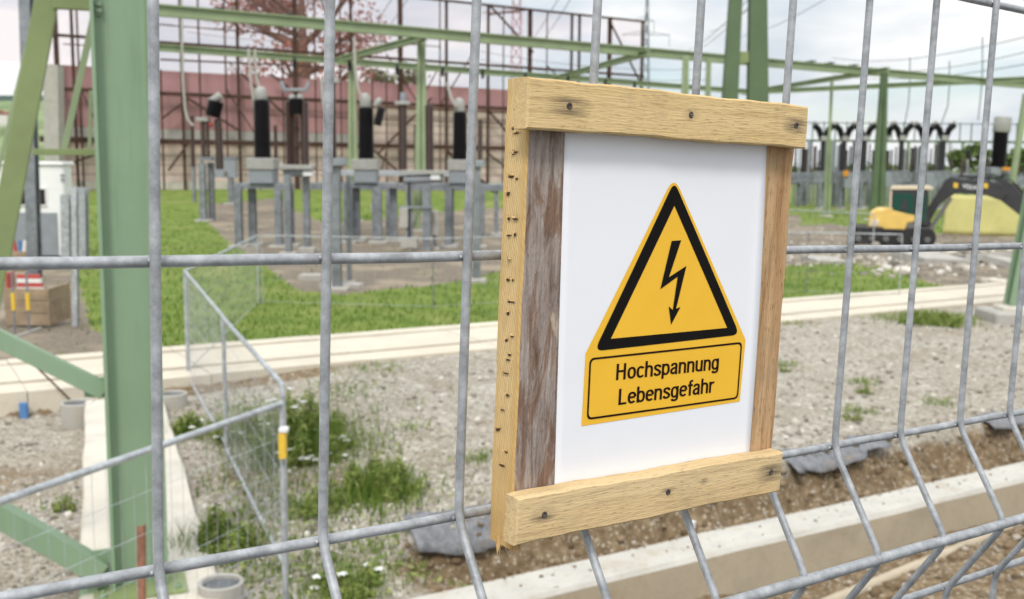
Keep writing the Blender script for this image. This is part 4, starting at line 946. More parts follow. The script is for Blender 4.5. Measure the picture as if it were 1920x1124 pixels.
# ================================================================== GREEN GANTRY
zg = 9.0
gan = wthing('gantry', 'long pale green gantry beams on columns crossing the whole switchyard', 'gantry', G(790, 432))
def gb(u0, v0, u1, v1, w, h, m='greenl', name='beam', z=zg): MB().beam(G(u0, v0, z), G(u1, v1, z), w, h, (0, 0, 1), 0, 'I', .06).build(name, M[m], gan)
gb(190, 10, 1960, 163, .3, .46); gb(200, 82, 1400, 172, .3, .36); gb(1392, 174, 1960, 147, .3, .34)
gb(640, 111, 795, 70, .3, .3, name='cross_beam', z=zg-.15); gb(1040, 148, 1215, 99, .28, .3, name='cross_beam', z=zg-.15); gb(1425, 170, 1665, 131, .28, .3, name='cross_beam', z=zg-.15); gb(300, 112, 600, 125, .1, .1, name='cross_beam', m='rust')
def gcol(u, v, w0, w1, m='greenl', z=zg-.2, tilt=0):
    tp = G(u, v, z); b = Vector((tp.x+tilt, tp.y, -.05)); mb = MB(); ux = Vector((1, 0, 0)); 
    for (c0, c1, wa, wb) in (((-w0*.25), (-w1*.3), w0*.22, w1*.2), ((w0*.25), (w1*.3), w0*.22, w1*.2)):
        vs = [b+ux*(c1+sx*wb)+Vector((0, sy*.15, 0)) for sx, sy in ((-1, -1), (1, -1), (1, 1), (-1, 1))]+[tp+ux*(c0+sx*wa)+Vector((0, sy*.15, 0)) for sx, sy in ((-1, -1), (1, -1), (1, 1), (-1, 1))]
        mb.add(vs, [(3,2,1,0),(4,5,6,7),(0,1,5,4),(1,2,6,5),(2,3,7,6),(3,0,4,7)])
    mb.box(b+Vector((-w1*.25, -.02, 1)), b+Vector((w1*.25, .02, 9)))
    c_ = mb.build('column', M[m], gan); MB().cbox(b+Vector((-w1*.8, -.5, -.3)), b+Vector((w1*.8, .5, .12)), .05).build('footing', M['foot'], c_)
gcol(790, 78, .35, .78); gcol(660, 112, .35, .62); gcol(1286, 110, .3, .68); gcol(1329, 115, .25, .3, z=8.8); gcol(1658, 138, .40, .9, 'greenm'); gcol(1555, 262, .3, .4, z=5)
# string insulators hanging along the beams
for i, (u, v) in enumerate(((385, 22), (403, 26), (515, 33), (540, 38), (640, 47), (1490, 118), (1525, 121), (1570, 125), (1830, 152), (1865, 155))):
    p = G(u, v, zg+.28); MB().lathe(p+Vector((0, -.3, -.1)), [(.05, 0)]+[(.10 if k % 2 else .05, .05+.12*k) for k in range(9)]+[(.03, 1.2)], 10, axis=(.8, -.5, .1)).build('insulator_string', M['black'], gan, True)
for i, (u, v) in enumerate(((552, 107), (655, 112), (745, 120), (830, 124), (905, 128), (985, 135), (1065, 140), (1135, 147), (1190, 152))):
    p = G(u, v, zg-.25); MB().lathe(p+Vector((0, 0, -.62)), [(.05, 0)]+[(.13 if k % 2 else .06, .05+.06*k) for k in range(9)]+[(.05, .6)], 10).build('insulator_string', M['black'], gan, True)
# central tapered tower
ct = D(1392, 515, 30); ct.z = 0; tp0 = D(1392, 0, 30)
ctw = wthing('tapered_tower', 'dark green twin legged tower rising behind the top of the warning sign', 'tower', ct)
kk_ = 30/FPX
def cp(u, v, d=0): p = D(u, v, 30); p.y += d; return p
for (ub, ut, w0, w1) in ((1350, 1384, 36, 17), (1420, 1412, 46, 27)):
    mb = MB(); pb_ = cp(ub, 500); pt_ = cp(ut, -260+0*ut); pb_.z = 0; pt0 = cp(ut+(ub-ut)*-.02, 0)
    a = Vector((w0*kk_/2, 0, 0)); b = Vector((w1*kk_/2, 0, 0)); tpz = Vector((pt0.x, 30, pt_.z))
    vs = [pb_+a*sx+Vector((0, sy*.22, 0)) for sx, sy in ((-1, -1), (1, -1), (1, 1), (-1, 1))]+[tpz+b*sx*.9+Vector((0, sy*.16, 0)) for sx, sy in ((-1, -1), (1, -1), (1, 1), (-1, 1))]
    mb.add(vs, [(3,2,1,0),(4,5,6,7),(0,1,5,4),(1,2,6,5),(2,3,7,6),(3,0,4,7)]); mb.build('leg', M['greenm'], ctw, bevel=.02)
MB().box(cp(1372, 118, -.12), cp(1412, 98, .12)).build('cross_plate', M['greenb'], ctw)
MB().box(cp(1360, 240, -.12), cp(1412, 215, .12)).build('cross_plate', M['greenb'], ctw)
for u in (1350, 1420): q = cp(u, 500); MB().cbox((q.x-.5, q.y-.5, -.3), (q.x+.5, q.y+.5, .15), .05).build('footing', M['foot'], ctw)
# leaning leg at right, with its footing
rg = G(1896, 604); rk = rg.y/FPX
rt = wthing('leaning_mast', 'green steel mast leaning to the right edge on a concrete footing', 'mast', rg)
MB().cbox(rg+Vector((-.50, -.45, -.3)), rg+Vector((.7, .6, .24)), .04).build('footing', M['foot'], rt)
MB().cbox(rg+Vector((-.26, -.2, .24)), rg+Vector((.40, .3, .33)), .03).build('footing_step', M['conc'], rt)
def mk(p, q, w, m='green', nm='leg'): MB().beam(p, q, w, w, (0, 1, 0), 0, 'I', w*.12).build(nm, M[m], rt)
mk(rg+Vector((.05, .05, .33)), rg+Vector((.62, .05, 5.0)), .30); mk(rg+Vector((2.2, .05, -.1)), rg+Vector((.95, .05, 9)), .26)
mk(rg+Vector((.62, .05, 5.0)), rg+Vector((.9, .05, 9)), .22)
o = post('thin green leg of a distant mast crossing behind the far right rod', 1893, 330, 1924, 176, 9, 'greenl', name='thin_mast', dist=60, sec='box', cat='mast')
#@@PART4
# ================================================================== SWITCHGEAR (each device drawn to its own scale: offsets in photo units at its depth)
class EQ:
    def __init__(s, name, label, cat, u, v, z=0.0, group=None, y=None):
        s.p = G(u, v, z) if y is None else D(u, v, y)
        s.p.z = float(height([s.p.x], [s.p.y])[0]) if y is None else s.p.z
        s.u, s.v, s.k = u, v, s.p.y/FPX; s.t = wthing(name, label, cat, s.p, group)
    def P(s, u, v, d=0): return s.p+Vector(((u-s.u)*s.k, d, (s.v-v)*s.k))
    def ins(s, u0, v0, u1, v1, w, m='black', n=13,  name='insulator', d=0, taper=1.0, par=None):
        n = int(n*1.8); w = w*1.12; a, b = s.P(u0, v0, d), s.P(u1, v1, d); L = (b-a).length; r = w*s.k/2; pr = [(r*.7, 0)]
        for i in range(n):
            q = (i+.5)/n; rr = r*(1+(taper-1)*q); h = L/n; pr += [(rr*.84, L*q-h*.42), (rr, L*q-h*.05), (rr*.96, L*q+h*.05), (rr*.84, L*q+h*.35)]
        pr.append((r*.6*taper, L)); return MB().lathe(a, pr, 16, axis=b-a).build(name, M[m], par or s.t, True)
    def cyl(s, u0, v0, u1, v1, w, m='galv', name='pipe', w2=None, d=0, dome=False, seg=14):
        a, b = s.P(u0, v0, d), s.P(u1, v1, d); L = (b-a).length; r = w*s.k/2; r2 = (w2 or w)*s.k/2
        pr = [(r*.94, 0), (r, L*.06)]+([(r2, L*.55), (r2*.86, L*.8), (r2*.45, L*.97), (.01, L)] if dome else [(r2, L*.94), (r2*.94, L)])
        return MB().lathe(a, pr, seg, axis=b-a).build(name, M[m], s.t, True)
    def box(s, u0, v0, u1, v1, dep, m='grey', name='box', d=0, b=.03, par=None):
        p, q = s.P(u0, v0, d-dep/2), s.P(u1, v1, d+dep/2)
        return MB().cbox((min(p.x, q.x), p.y, min(p.z, q.z)), (max(p.x, q.x), q.y, max(p.z, q.z)), min(b, abs(q.x-p.x)*.2, abs(q.z-p.z)*.2)).build(name, M[m], par or s.t)
    def leg(s, u, v0, v1, w, m='galv', d=0, foot=True, u1=None):
        a, b = s.P(u, v0, d), s.P(u if u1 is None else u1, v1, d); ww = w*s.k
        o = MB().beam(a, b, ww, ww, (0, 1, 0), 0, 'I', ww*.13).build('leg', M[m], s.t)
        if foot: MB().cbox(a+Vector((-ww*1.3, -ww*1.2, -.25)), a+Vector((ww*1.3, ww*1.2, .10)), .03).build('footing', M['foot'], o)
        return o
cg = 'black current transformers on grey tanks'
def ctrafo(label, u, vb, vi0, vi1, w, vcap, legs, legtop, extra=None):
    e = EQ('current_transformer', label, 'transformer', u, vb, 0, cg)
    e.ins(u, vi1, u, vi0, w, 'black', 15, taper=.93); e.cyl(u, vi0, u-2, vcap+3, w*.72, 'cap', 'cap', dome=True); e.cyl(u, vi0+3, u, vi0-6, w*.5, 'grey', 'neck')
    h = (legtop-vi1)
    e.box(u-w*.82, vi1+h*.42, u+w*.82, vi1, w*1.5*e.k, 'cap', 'flange'); e.box(u-w*.72, legtop-2, u+w*.72, vi1+h*.42+.5, w*1.3*e.k, 'grey', 'tank')
    for (lu, d) in legs: e.leg(lu, vb, legtop+6, 13, d=d)
    lo, hi = min(l[0] for l in legs)-10, max(l[0] for l in legs)+10; e.box(lo, legtop+8, hi, legtop-2, .5, 'galv', 'support_beam')
    return e
c1 = ctrafo('black ribbed transformer with a pale domed cap, leftmost of the three before the red wall', 496, 462, 190, 297, 31, 163, ((455, -.5), (470, .4), (528, -.4), (540, .5)), 345)
c2 = ctrafo('black ribbed transformer with a pale cap, standing beside the left green column', 688, 455, 205, 300, 29, 176, ((655, -.4), (666, .4), (712, -.4), (736, .4)), 345)
c3 = ctrafo('black ribbed transformer with a pale cap, just left of the third fence rod', 862, 462, 212, 300, 27, 183, ((842, -.4), (843, .5), (896, -.3)), 345)
c2.ins(709, 238, 718, 205, 15, 'black', 6, 'side_insulator'); c2.cyl(706, 203, 716, 188, 13, 'cap', 'side_cap', dome=True)
e = EQ('disconnector', 'pole with a slanting black head and pale tip, farthest left before the red wall', 'switch', 408, 414)
e.leg(386, 414, 306, 11, d=-.4); e.leg(395, 420, 306, 10, d=.3); e.ins(386, 300, 386, 222, 7, 'brownins', 12); e.ins(394, 300, 394, 224, 6, 'brownins', 12)
e.ins(415, 318, 414, 226, 14, 'brownins', 12); e.ins(404, 222, 412, 192, 28, 'black', 7, 'head'); e.cyl(400, 196, 420, 182, 15, 'cap', 'cap'); e.box(378, 302, 402, 296, .5, 'galv', 'bracket'); e.box(374, 230, 398, 223, .4, 'cap', 'terminal')
e.cyl(398, 236, 403, 236, 9, 'redw', 'marker_ball')
e = EQ('control_cabinet', 'pale grey cabinet on one post left of the first black transformer', 'cabinet', 434, 397)
e.leg(434, 397, 345, 9); e.box(406, 348, 446, 312, .5, 'grey', 'body'); e.box(424, 346, 430, 336, .06, 'exg', 'handle', d=-.28); e.box(404, 313, 448, 310, .6, 'galv', 'lid')
e = EQ('disconnector', 'twin brown insulator switch with two white caps between the first two rods', 'switch', 560, 478)
e.leg(546, 478, 330, 12, d=-.4); e.leg(572, 472, 330, 12, d=.4); e.ins(548, 312, 548, 196, 16, 'brownins', 16); e.ins(575, 312, 575, 196, 15, 'brownins', 16)
e.ins(561, 220, 560, 190, 26, 'black', 6, 'head'); e.cyl(553, 195, 553, 182, 13, 'cap', 'cap', dome=True); e.cyl(567, 195, 568, 181, 13, 'cap', 'cap', dome=True)
e.box(543, 177, 578, 172, .25, 'grey', 'terminal'); e.cyl(540, 178, 533, 160, 7, 'grey', 'contact'); e.cyl(578, 178, 585, 160, 7, 'grey', 'contact')
e.box(530, 320, 592, 312, .6, 'cap', 'plate'); e.lt = e.cyl(535, 326, 588, 326, 16, 'grey', 'drive_tube'); e.box(572, 332, 590, 322, .4, 'txw', 'white_box')
e = EQ('post_insulator', 'thick dark insulator on a tall grey support just right of the second rod', 'insulator', 633, 545)
e.leg(632, 545, 312, 17, d=0); e.leg(646, 540, 330, 8, d=.8); e.ins(626, 300, 625, 158, 17, 'brownins', 18); e.cyl(632, 312, 631, 298, 46, 'grey', 'flange'); e.box(612, 160, 640, 152, .3, 'cap', 'terminal')
e = EQ('disconnector', 'dark twin insulator switch on a grey flange beside the right green column', 'switch', 800, 470)
e.leg(768, 450, 345, 12); e.leg(800, 480, 345, 15); e.ins(806, 322, 805, 200, 15, 'brownins', 16); e.ins(757, 322, 757, 200, 13, 'brownins', 16); e.cyl(758, 338, 832, 334, 17, 'grey', 'drive_tube'); e.box(752, 327, 842, 320, .5, 'cap', 'plate')
e.box(808, 337, 826, 325, .4, 'txw', 'white_box'); e.cyl(757, 200, 757, 178, 12, 'grey', 'contact'); e.box(742, 200, 770, 194, .3, 'cap', 'terminal')
e = EQ('control_cabinet', 'small grey cabinet with a dark white-footed pole before the right green column', 'cabinet', 768, 470)
e.box(750, 426, 766, 390, .35, 'foot', 'body'); e.box(748, 391, 812, 387, .3, 'galv', 'arm'); e.cyl(768, 450, 768, 330, 8, 'exk', 'pole'); e.cyl(768, 472, 768, 448, 9, 'txw', 'pole_foot')
e = EQ('control_cabinet', 'slim pale cabinet on a post right of the dark pole', 'cabinet', 815, 468)
e.box(808, 440, 822, 394, .35, 'foot', 'body'); e.leg(815, 468, 440, 7)
e = EQ('busbar_frame', 'long grey steel frame on many legs running behind the second and third rods', 'frame', 760, 440)
e.box(585, 358, 945, 345, .4, 'galv', 'beam'); e.box(620, 332, 850, 322, .35, 'galvl', 'beam', d=1.5)
for i, (u, v) in enumerate(((600, 410), (612, 430), (666, 457), (684, 395), (708, 448), (735, 452), (757, 410), (843, 450), (905, 455), (930, 440))): e.leg(u, v, 352, 11 if i % 3 else 8, d=(440-v)*.09)
e = EQ('post_insulator', 'grey support column standing close behind the third rod', 'support', 893, 530)
e.leg(893, 528, 310, 15); e.box(880, 312, 908, 300, .4, 'grey', 'flange'); e.ins(899, 300, 899, 225, 9, 'brownins', 12)
for u, v, lab in ((365, 352, 'thin dark insulator rod at the far left below the hanging tube'), (520, 352, 'slim dark insulator right of the first black transformer'), (780, 352, 'slim dark insulator between the green columns')):
    e = EQ('rod_insulator', lab, 'insulator', u, 395 if u < 400 else 430, 0, 'slim dark rod insulators'); b_ = e.v; e.leg(u, b_, 330, 6, foot=False); e.ins(u, 330, u, 236, 7, 'brownins', 12)
o = MB().beam(WL(690, 285)-WN*14, WL(800, 375)-WN*14, .2, .25).build('rusty_strut', M['rust']); tag(o, 'rusty strut slanting down between the green columns', 'strut')
# hanging conductor tubes
def hang(label, pts, r, dist, m='foot'):
    o = MB().tube([D(u, v, dist) for u, v in pts], r, 8).build('hanging_conductor', M[m], None, True); tag(o, label, 'conductor', 'pale conductors hanging from the gantry')
hang('pale tube hanging from the gantry and bending right, farthest left', [(340, 0), (341, 60), (343, 150), (347, 205), (352, 225), (362, 236)], .055, 48)
hang('pale conductor hanging down to the first black transformer, left strand', [(466, 92), (470, 150), (478, 205)], .05, 40); hang('pale conductor hanging to the cap of the first black transformer, right strand', [(478, 92), (480, 140), (488, 172)], .05, 40)
hang('pale conductor curving down from the gantry to the second black transformer', [(664, 70), (666, 130), (672, 170), (684, 190)], .05, 40); hang('short pale conductor down to the third black transformer', [(838, 155), (846, 185), (855, 200)], .06, 40)
hang('thin pale conductor left of the thick dark insulator', [(603, 150), (606, 190), (614, 225), (620, 250)], .06, 38)
# right hand bay: row of circuit breakers
cols_ = (1538, 1577, 1615, 1652, 1684, 1727, 1762)
desc = ('nearest the warning sign', 'second from the sign, above an orange plate', 'behind the rod right of the sign', 'left of the broad green column', 'in front of the broad green column', 'above the excavator cab', 'behind the rod at the excavator boom')
for i, u in enumerate(cols_):
    e = EQ('circuit_breaker', 'breaker pole with two slanting black chambers, '+desc[i], 'circuit breaker', u, 393-i % 2, 0, 'circuit breakers in a row')
    e.leg(u-5, 393, 342, 6, d=-.3); e.leg(u+6, 390, 342, 6, d=.6)
    e.ins(u, 322, u, 264, 9, 'black', 12); e.box(u-6, 266, u+6, 257, .5, 'cap', 'joint')
    for sg in (-1, 1):
        e.ins(u+sg*2.5, 263, u+sg*9.5, 244, 11, 'black', 6, 'chamber'); e.ins(u+sg*8.5, 246, u+sg*18.5, 237, 11, 'black', 4, 'chamber'); e.cyl(u+sg*15, 239, u+sg*18, 231, 7, 'foot', 'chamber_cap')
    e.box(u-17, 342, u+17, 322, .5, 'galv', 'base_beam')
    if i in (1, 3, 5): e.box(u-4, 352, u+26, 325, .8, 'grey', 'cabinet', d=-.7)
    if i == 1: e.box(u-8, 331, u+2, 321, .1, 'orange', 'plate', d=-1.2)
for u in [1488+i*6+random.uniform(-1.5, 1.5) for i in range(47)]:
    e = EQ('rod_insulator', 'slim insulator rod in the dense row behind the circuit breakers', 'insulator', u, 383, 0, 'insulator rods behind the circuit breakers')
    vt = random.uniform(262, 285); e.ins(u, 325, u, vt, random.choice((3, 4, 5, 6)), random.choice(('black', 'grey', 'brownins')), 10); e.leg(u, 383, 325, 3.5, foot=False)
e = EQ('busbar_frame', 'low grey busbar frame with boxes on legs behind the excavator boom', 'frame', 1860, 380)
e.box(1770, 345, 1990, 339, .5, 'galv', 'beam'); e.box(1770, 330, 1990, 326, .4, 'galv', 'beam', d=1.5)
for u in range(1775, 1990, 17): e.leg(u, 380, 340, 5, d=random.uniform(-.6, .9), foot=False)
for u in (1786, 1822, 1902): e.box(u, 352, u+16, 334, .6, 'grey', 'cabinet', d=-.7)
for u in (1780, 1800, 1846, 1905, 1918): e.ins(u, 330, u, 300, 5, 'brownins', 8)
e = EQ('busbar_frame', 'long grey steel frame carrying the circuit breakers at right', 'frame', 1600, 388)
e.box(1440, 335, 1800, 325, .6, 'galv', 'beam', d=1.0); e.box(1440, 345, 1560, 338, .5, 'galv', 'beam', d=-.8)
for u in (1492, 1510, 1545, 1562, 1605, 1632, 1668, 1700): e.leg(u, 390, 336, 6, d=random.uniform(-.8, .8))
e = EQ('bushing', 'broad black cylinder with a pale grey cap near the right edge', 'bushing', 1866, 392)
e.ins(1866, 314, 1868, 249, 26, 'black', 13); e.cyl(1868, 250, 1870, 222, 31, 'cap', 'cap'); e.box(1848, 326, 1890, 314, 1.0, 'grey', 'tank'); e.leg(1856, 392, 326, 9); e.leg(1880, 392, 326, 9); e.box(1866, 320, 1880, 314, .2, 'orange', 'plate', d=-.8); e.box(1800, 345, 1925, 330, .5, 'galv', 'beam', d=.5)
for u, lab in ((1810, 'small black insulator behind the excavator boom, left of a pair'), (1834, 'small black insulator behind the excavator boom, right of a pair')):
    e = EQ('post_insulator', lab, 'insulator', u, 372, 0, 'small insulators behind the boom'); e.ins(u, 300, u, 284, 7, 'black', 6); e.cyl(u, 310, u, 300, 4, 'cap', 'stem'); e.leg(u, 372, 310, 5, foot=False)
e = EQ('far_gantry', 'distant dark green gantry with a row of short uprights at the right horizon', 'gantry', 1830, 352)
e.box(1480, 270, 2000, 266, .5, 'greend', 'beam'); e.box(1480, 236, 2000, 234.4, .3, 'cable', 'top_wire')
for u in (1755, 1801, 1868, 1700, 1925): e.leg(u, 352, 268, 4.5, 'greenl', foot=False)
for u in range(1500, 1990, 21): e.box(u-.9, 268, u+.9, 233, .2, 'greend', 'upright')
for u in (1775, 1779, 1823, 1830, 1900): e.box(u-.6, 285, u+.6, 268, .2, 'greend', 'hanger')
# ================================================================== EXCAVATOR
ex0 = G(1675, 459); exk = ex0.y/FPX
xc = wthing('excavator', 'yellow and charcoal crawler excavator with its boom stretched to the right on rubble', 'excavator', ex0)
XR = Vector((ex0.x, ex0.y, 0)).normalized(); XL = Vector((XR.y, -XR.x, 0))
def xp(u, v, d=0): return ex0+XL*((u-1675)*exk*XR.y)+XR*d+Vector((0, 0, (459-v)*exk))
def xpr(name, poly, d0, d1, m, par=None, bev=.02):
    return MB().prism(poly, lambda x, z, d: xp(x, z, d), d0, d1).build(name, M[m], par or xc, bevel=bev)
for d in (-.95, .55):
    cap_ = [(1608+18*math.cos(a)*.9, 442-17*math.sin(a)) for a in [R(90+k*20) for k in range(10)]]; cap2 = [(1736+18*math.cos(a)*.9, 442-17*math.sin(a)) for a in [R(270+k*20) for k in range(10)]]
    tk = xpr('track', cap_+cap2, d, d+.4, 'dark'); 
    for u in (1608, 1634, 1660, 1686, 1712, 1736): MB().lathe(xp(u, 446, d-.03), [(.02, 0), (.12, .0), (.12, .05), (.05, .06)], 14, axis=(0, -1, 0)).build('roller', M['exg'], tk, True)
    gm = MB()
    for u in range(1600, 1746, 7): gm.box(xp(u, 426.5, d-.01), xp(u+4, 423.5, d+.41)); gm.box(xp(u, 460, d-.01), xp(u+4, 457, d+.41))
    gm.build('track_shoes', M['exg'], tk)
xpr('undercarriage', [(1620, 450), (1728, 450), (1720, 432), (1628, 432)], -.5, .5, 'exk')
xpr('dozer_blade', [(1590, 455), (1600, 455), (1598, 432), (1588, 430)], -1.0, 1.0, 'exg')
xpr('counterweight', [(1626, 428), (1628, 398), (1642, 390), (1662, 391), (1664, 428)], -.95, .95, 'exy', bev=.09)
xpr('hood', [(1655, 391), (1668, 388), (1712, 402), (1712, 413), (1698, 416), (1695, 428), (1655, 428)], -.96, -.1, 'exy', bev=.03)
xpr('lower_panel', [(1626, 440), (1722, 440), (1722, 410), (1712, 413), (1698, 416), (1695, 428), (1626, 428)], -.93, .93, 'exg', bev=.03)
xpr('rear_lamp', [(1630, 412), (1646, 410), (1648, 422), (1630, 424)], -.99, -.7, 'exc', bev=.03)
cabp = xpr('cab', [(1664, 402), (1665, 360), (1671, 353), (1732, 353), (1734, 362), (1736, 420), (1712, 420), (1710, 404)], -.94, .10, 'exk', bev=.02)
xpr('roof', [(1663, 356), (1667, 349), (1735, 348), (1742, 351), (1742, 355)], -.98, .14, 'exc', cabp, .02)
xpr('pillar', [(1664, 394), (1664, 358), (1667.5, 358), (1667.5, 394)], -.96, -.90, 'exc', cabp, .005)
xpr('window', [(1670, 393), (1671, 363), (1700, 362), (1706, 368), (1707, 401)], -.965, -.93, 'glass', cabp, .004)
xpr('window', [(1711, 402), (1710, 363), (1729, 362), (1731, 412), (1716, 412)], -.965, -.93, 'glass', cabp, .004)
xpr('seat', [(1684, 393), (1688, 372), (1695, 372), (1698, 393)], -.99, -.955, 'exk', cabp, .004)
xpr('slew_base', [(1700, 440), (1738, 445), (1746, 425), (1738, 405), (1716, 410)], -.35, .35, 'exk')
bm_ = xpr('boom', [(1708, 436), (1728, 446), (1741, 412), (1756, 382), (1784, 361), (1838, 364), (1866, 374), (1874, 362), (1866, 344), (1840, 338), (1790, 335), (1774, 331), (1764, 337), (1738, 384), (1718, 416)], -.22, .22, 'exk')
xpr('boom_cylinder', [(1730, 438), (1737, 442), (1779, 371), (1773, 367)], -.36, -.25, 'exg', bm_, .01)
xpr('arm_cylinder', [(1788, 333), (1858, 336), (1859, 331), (1789, 328)], -.08, .08, 'exk', bm_, .01)
for u in (1783, 1836): xpr('yellow_square', [(u-4, 351), (u+4, 352), (u+4, 343), (u-4, 342)], -.235, -.222, 'yellow', bm_, .002)
me = textmesh('VOLVO', .02); xs = [v.co.x for v in me.vertices]; x0, x1 = min(xs), max(xs); hmax = max(v.co.y for v in me.vertices)
for v in me.vertices: q = (v.co.x-x0)/(x1-x0); v.co = xp(1795+q*31, 351.5+q*3.6-v.co.y/hmax*7.5, -.232)-ex0
me.materials.clear(); me.materials.append(M['txw']); o = link(bpy.data.objects.new('lettering', me)); o.parent = bm_
am = xpr('arm', [(1850, 360), (1860, 334), (1876, 338), (1922, 384), (1962, 440), (1950, 448), (1905, 403), (1866, 374)], -.16, .16, 'exk')
xpr('bucket_cylinder', [(1880, 344), (1884, 339), (1940, 398), (1936, 403)], -.09, .09, 'exg', am, .01)
xpr('bucket', [(1950, 445), (1962, 440), (1985, 452), (1990, 470), (1975, 484), (1955, 478), (1966, 462)], -.4, .4, 'exg', am)
MB().tube([xp(1800, 336, -.1), xp(1840, 333, -.12), xp(1880, 336, -.12), xp(1915, 370, -.15), xp(1922, 392, -.15)], .03, 6).build('hose', M['dark'], am, True)
# rubble and slabs
def slab(label, u, v, w, h, d, rz, tilt, m='foot'):
    p = G(u, v); k = p.y/FPX; o_ = plank((-w*k/2, -d/2, 0), (w*k/2, d/2, h*k), 6, 4, int(u), .05)
    o = o_.build('concrete_slab', M[m]); o.location = p; o.rotation_euler = (R(tilt), R(tilt*.6), R(rz)); tag(o, label, 'slab', 'broken concrete slabs on the rubble')
slab('broad broken slab lying flat on the rubble below the boom', 1745, 492, 95, 14, 2.0, 12, 4); slab('tilted pale slab near the right edge of the rubble', 1840, 492, 80, 15, 1.6, -8, -9)
slab('broken slab at the far right beside the green mast', 1890, 500, 50, 13, 1.2, 20, 8); slab('small slab in front of the broad broken slab', 1700, 512, 40, 8, .8, -20, 5, 'conc'); slab('thin slab on the earth at the right just before the path', 1868, 531, 45, 7, .6, 30, 2, 'conc'); slab('low grey slab left of the excavator tracks', 1545, 492, 60, 8, 1.4, 5, 3)
P = []; rs_ = []
for i in range(700):
    u = random.gauss(1760, 90); v = random.gauss(487, 15)
    if 440 < v < 530: p = G(u, v); P.append((p.x, p.y, 0)); rs_.append(random.uniform(.04, .2)*(1.5 if random.random() < .08 else 1))
for i in range(500):
    u = random.uniform(1380, 1620); v = random.uniform(425, 500); p = G(u, v); P.append((p.x, p.y, 0)); rs_.append(random.uniform(.03, .12))
P = np.array(P); P[:, 2] = height(P[:, 0], P[:, 1]); V, F = stones(P, np.array(rs_)); o = npmesh('rubble', V, F, M['stone']); tag(o, 'loose broken stones and concrete around the excavator', 'rubble', kind='stuff')
# footing stones left of the equipment
for i, (u, v, lab) in enumerate(((640, 541, 'flat pale concrete base block below the grey support column'), (585, 523, 'small pale stone block left of the base block'))):
    p = G(u, v); o = plank((-.5+.2*i, -.25, -.05), (.5-.2*i, .25, .12), 5, 4, 50+i, .03).build('concrete_block', M['foot']); o.location = p; tag(o, lab, 'concrete block')
yb = G(1774, 441); yk = yb.y/FPX
yt = wthing('tarpaulin_screen', 'pale yellow tarpaulin screen on posts behind the excavator boom', 'screen', yb)
mb = MB(); n = 26; vs = []
for j in range(9):
    for i in range(n+1):
        q = i/n; vs.append(yb+Vector(((q*170-3+(1-j/8)*-4)*yk, -q*1.0+.03*math.sin(i*1.1+j*.2), (j/8*(74-q*2)+2-q*3)*yk+.012*math.sin(i*.9)*(j == 8))))
mb.add(vs, [(j*(n+1)+i, j*(n+1)+i+1, (j+1)*(n+1)+i+1, (j+1)*(n+1)+i) for j in range(8) for i in range(n)]); so = mb.build('tarpaulin', M['ytarp'], yt, True)
so.modifiers.new('thick', 'SOLIDIFY').thickness = .02
for i in range(6): b = yb+Vector(((i*33-3)*yk, .15-i*.2, -.05)); MB().tube([b, b+Vector((0, 0, 78*yk))], .03, 6).build('post', M['galv'], yt, True)
# ================================================================== FAR THINGS
def pylon(name, label, u, v0, v1, wb, wt, dist, m, arms, group=None):
    k = dist/FPX; b = D(u, v1, dist); r = wthing(name, label, 'pylon', b); mb = MB(); H_ = (v1-v0)*k; bw = wb*k/2; tw_ = wt*k/2; th = .10*dist/200
    N = 14
    def cor(q): w = bw+(tw_-bw)*q; return [b+Vector((sx*w, sy*w, H_*q)) for sx, sy in ((-1, -1), (1, -1), (1, 1), (-1, 1))]
    for i in range(N):
        c0, c1_ = cor(i/N), cor((i+1)/N)
        for j in range(4):
            mb.beam(c0[j], c1_[j], th*1.5, th*1.5); mb.beam(c0[j], c1_[(j+1) % 4], th, th); mb.beam(c0[(j+1) % 4], c1_[j], th*.8, th*.8)
    mb.build('mast', M[m], r)
    for (v, l0, l1) in arms:
        a = D(u, v, dist); mb = MB(); x0, x1 = a+Vector((-l0*k, 0, 0)), a+Vector((l1*k, 0, 0)); t_ = a+Vector((0, 0, 8*k))
        for x in (x0, x1): mb.beam(a, x, th, th); mb.beam(t_, x, th, th); mb.beam((a+t_)/2, (a+x)/2, th*.7, th*.7)
        mb.beam(x1, x1-Vector((0, 0, 20*k)), th, th); mb.build('crossarm', M[m], r)
pylon('pylon', 'grey lattice pylon rising beyond the end of the steel frame', 1206, 6, 330, 22, 3, 230, 'pylon', ((66, 40, 48), (40, 20, 20)))
pylon('pylon', 'pinkish lattice pylon seen behind the safety net left of the sign', 966, -40, 330, 26, 12, 210, 'pylonr', ((25, 60, 12),))
def wire(label, a, b, sag, r=.03, grp='power lines across the sky'):
    a = Vector(a); b = Vector(b); pts = [a.lerp(b, i/20)-Vector((0, 0, sag*4*(i/20)*(1-i/20))) for i in range(21)]
    o = MB().tube(pts, r, 4).build('power_line', M['cable']); tag(o, label, 'cable', grp)
wl = 'thin power line sloping across the pale sky'
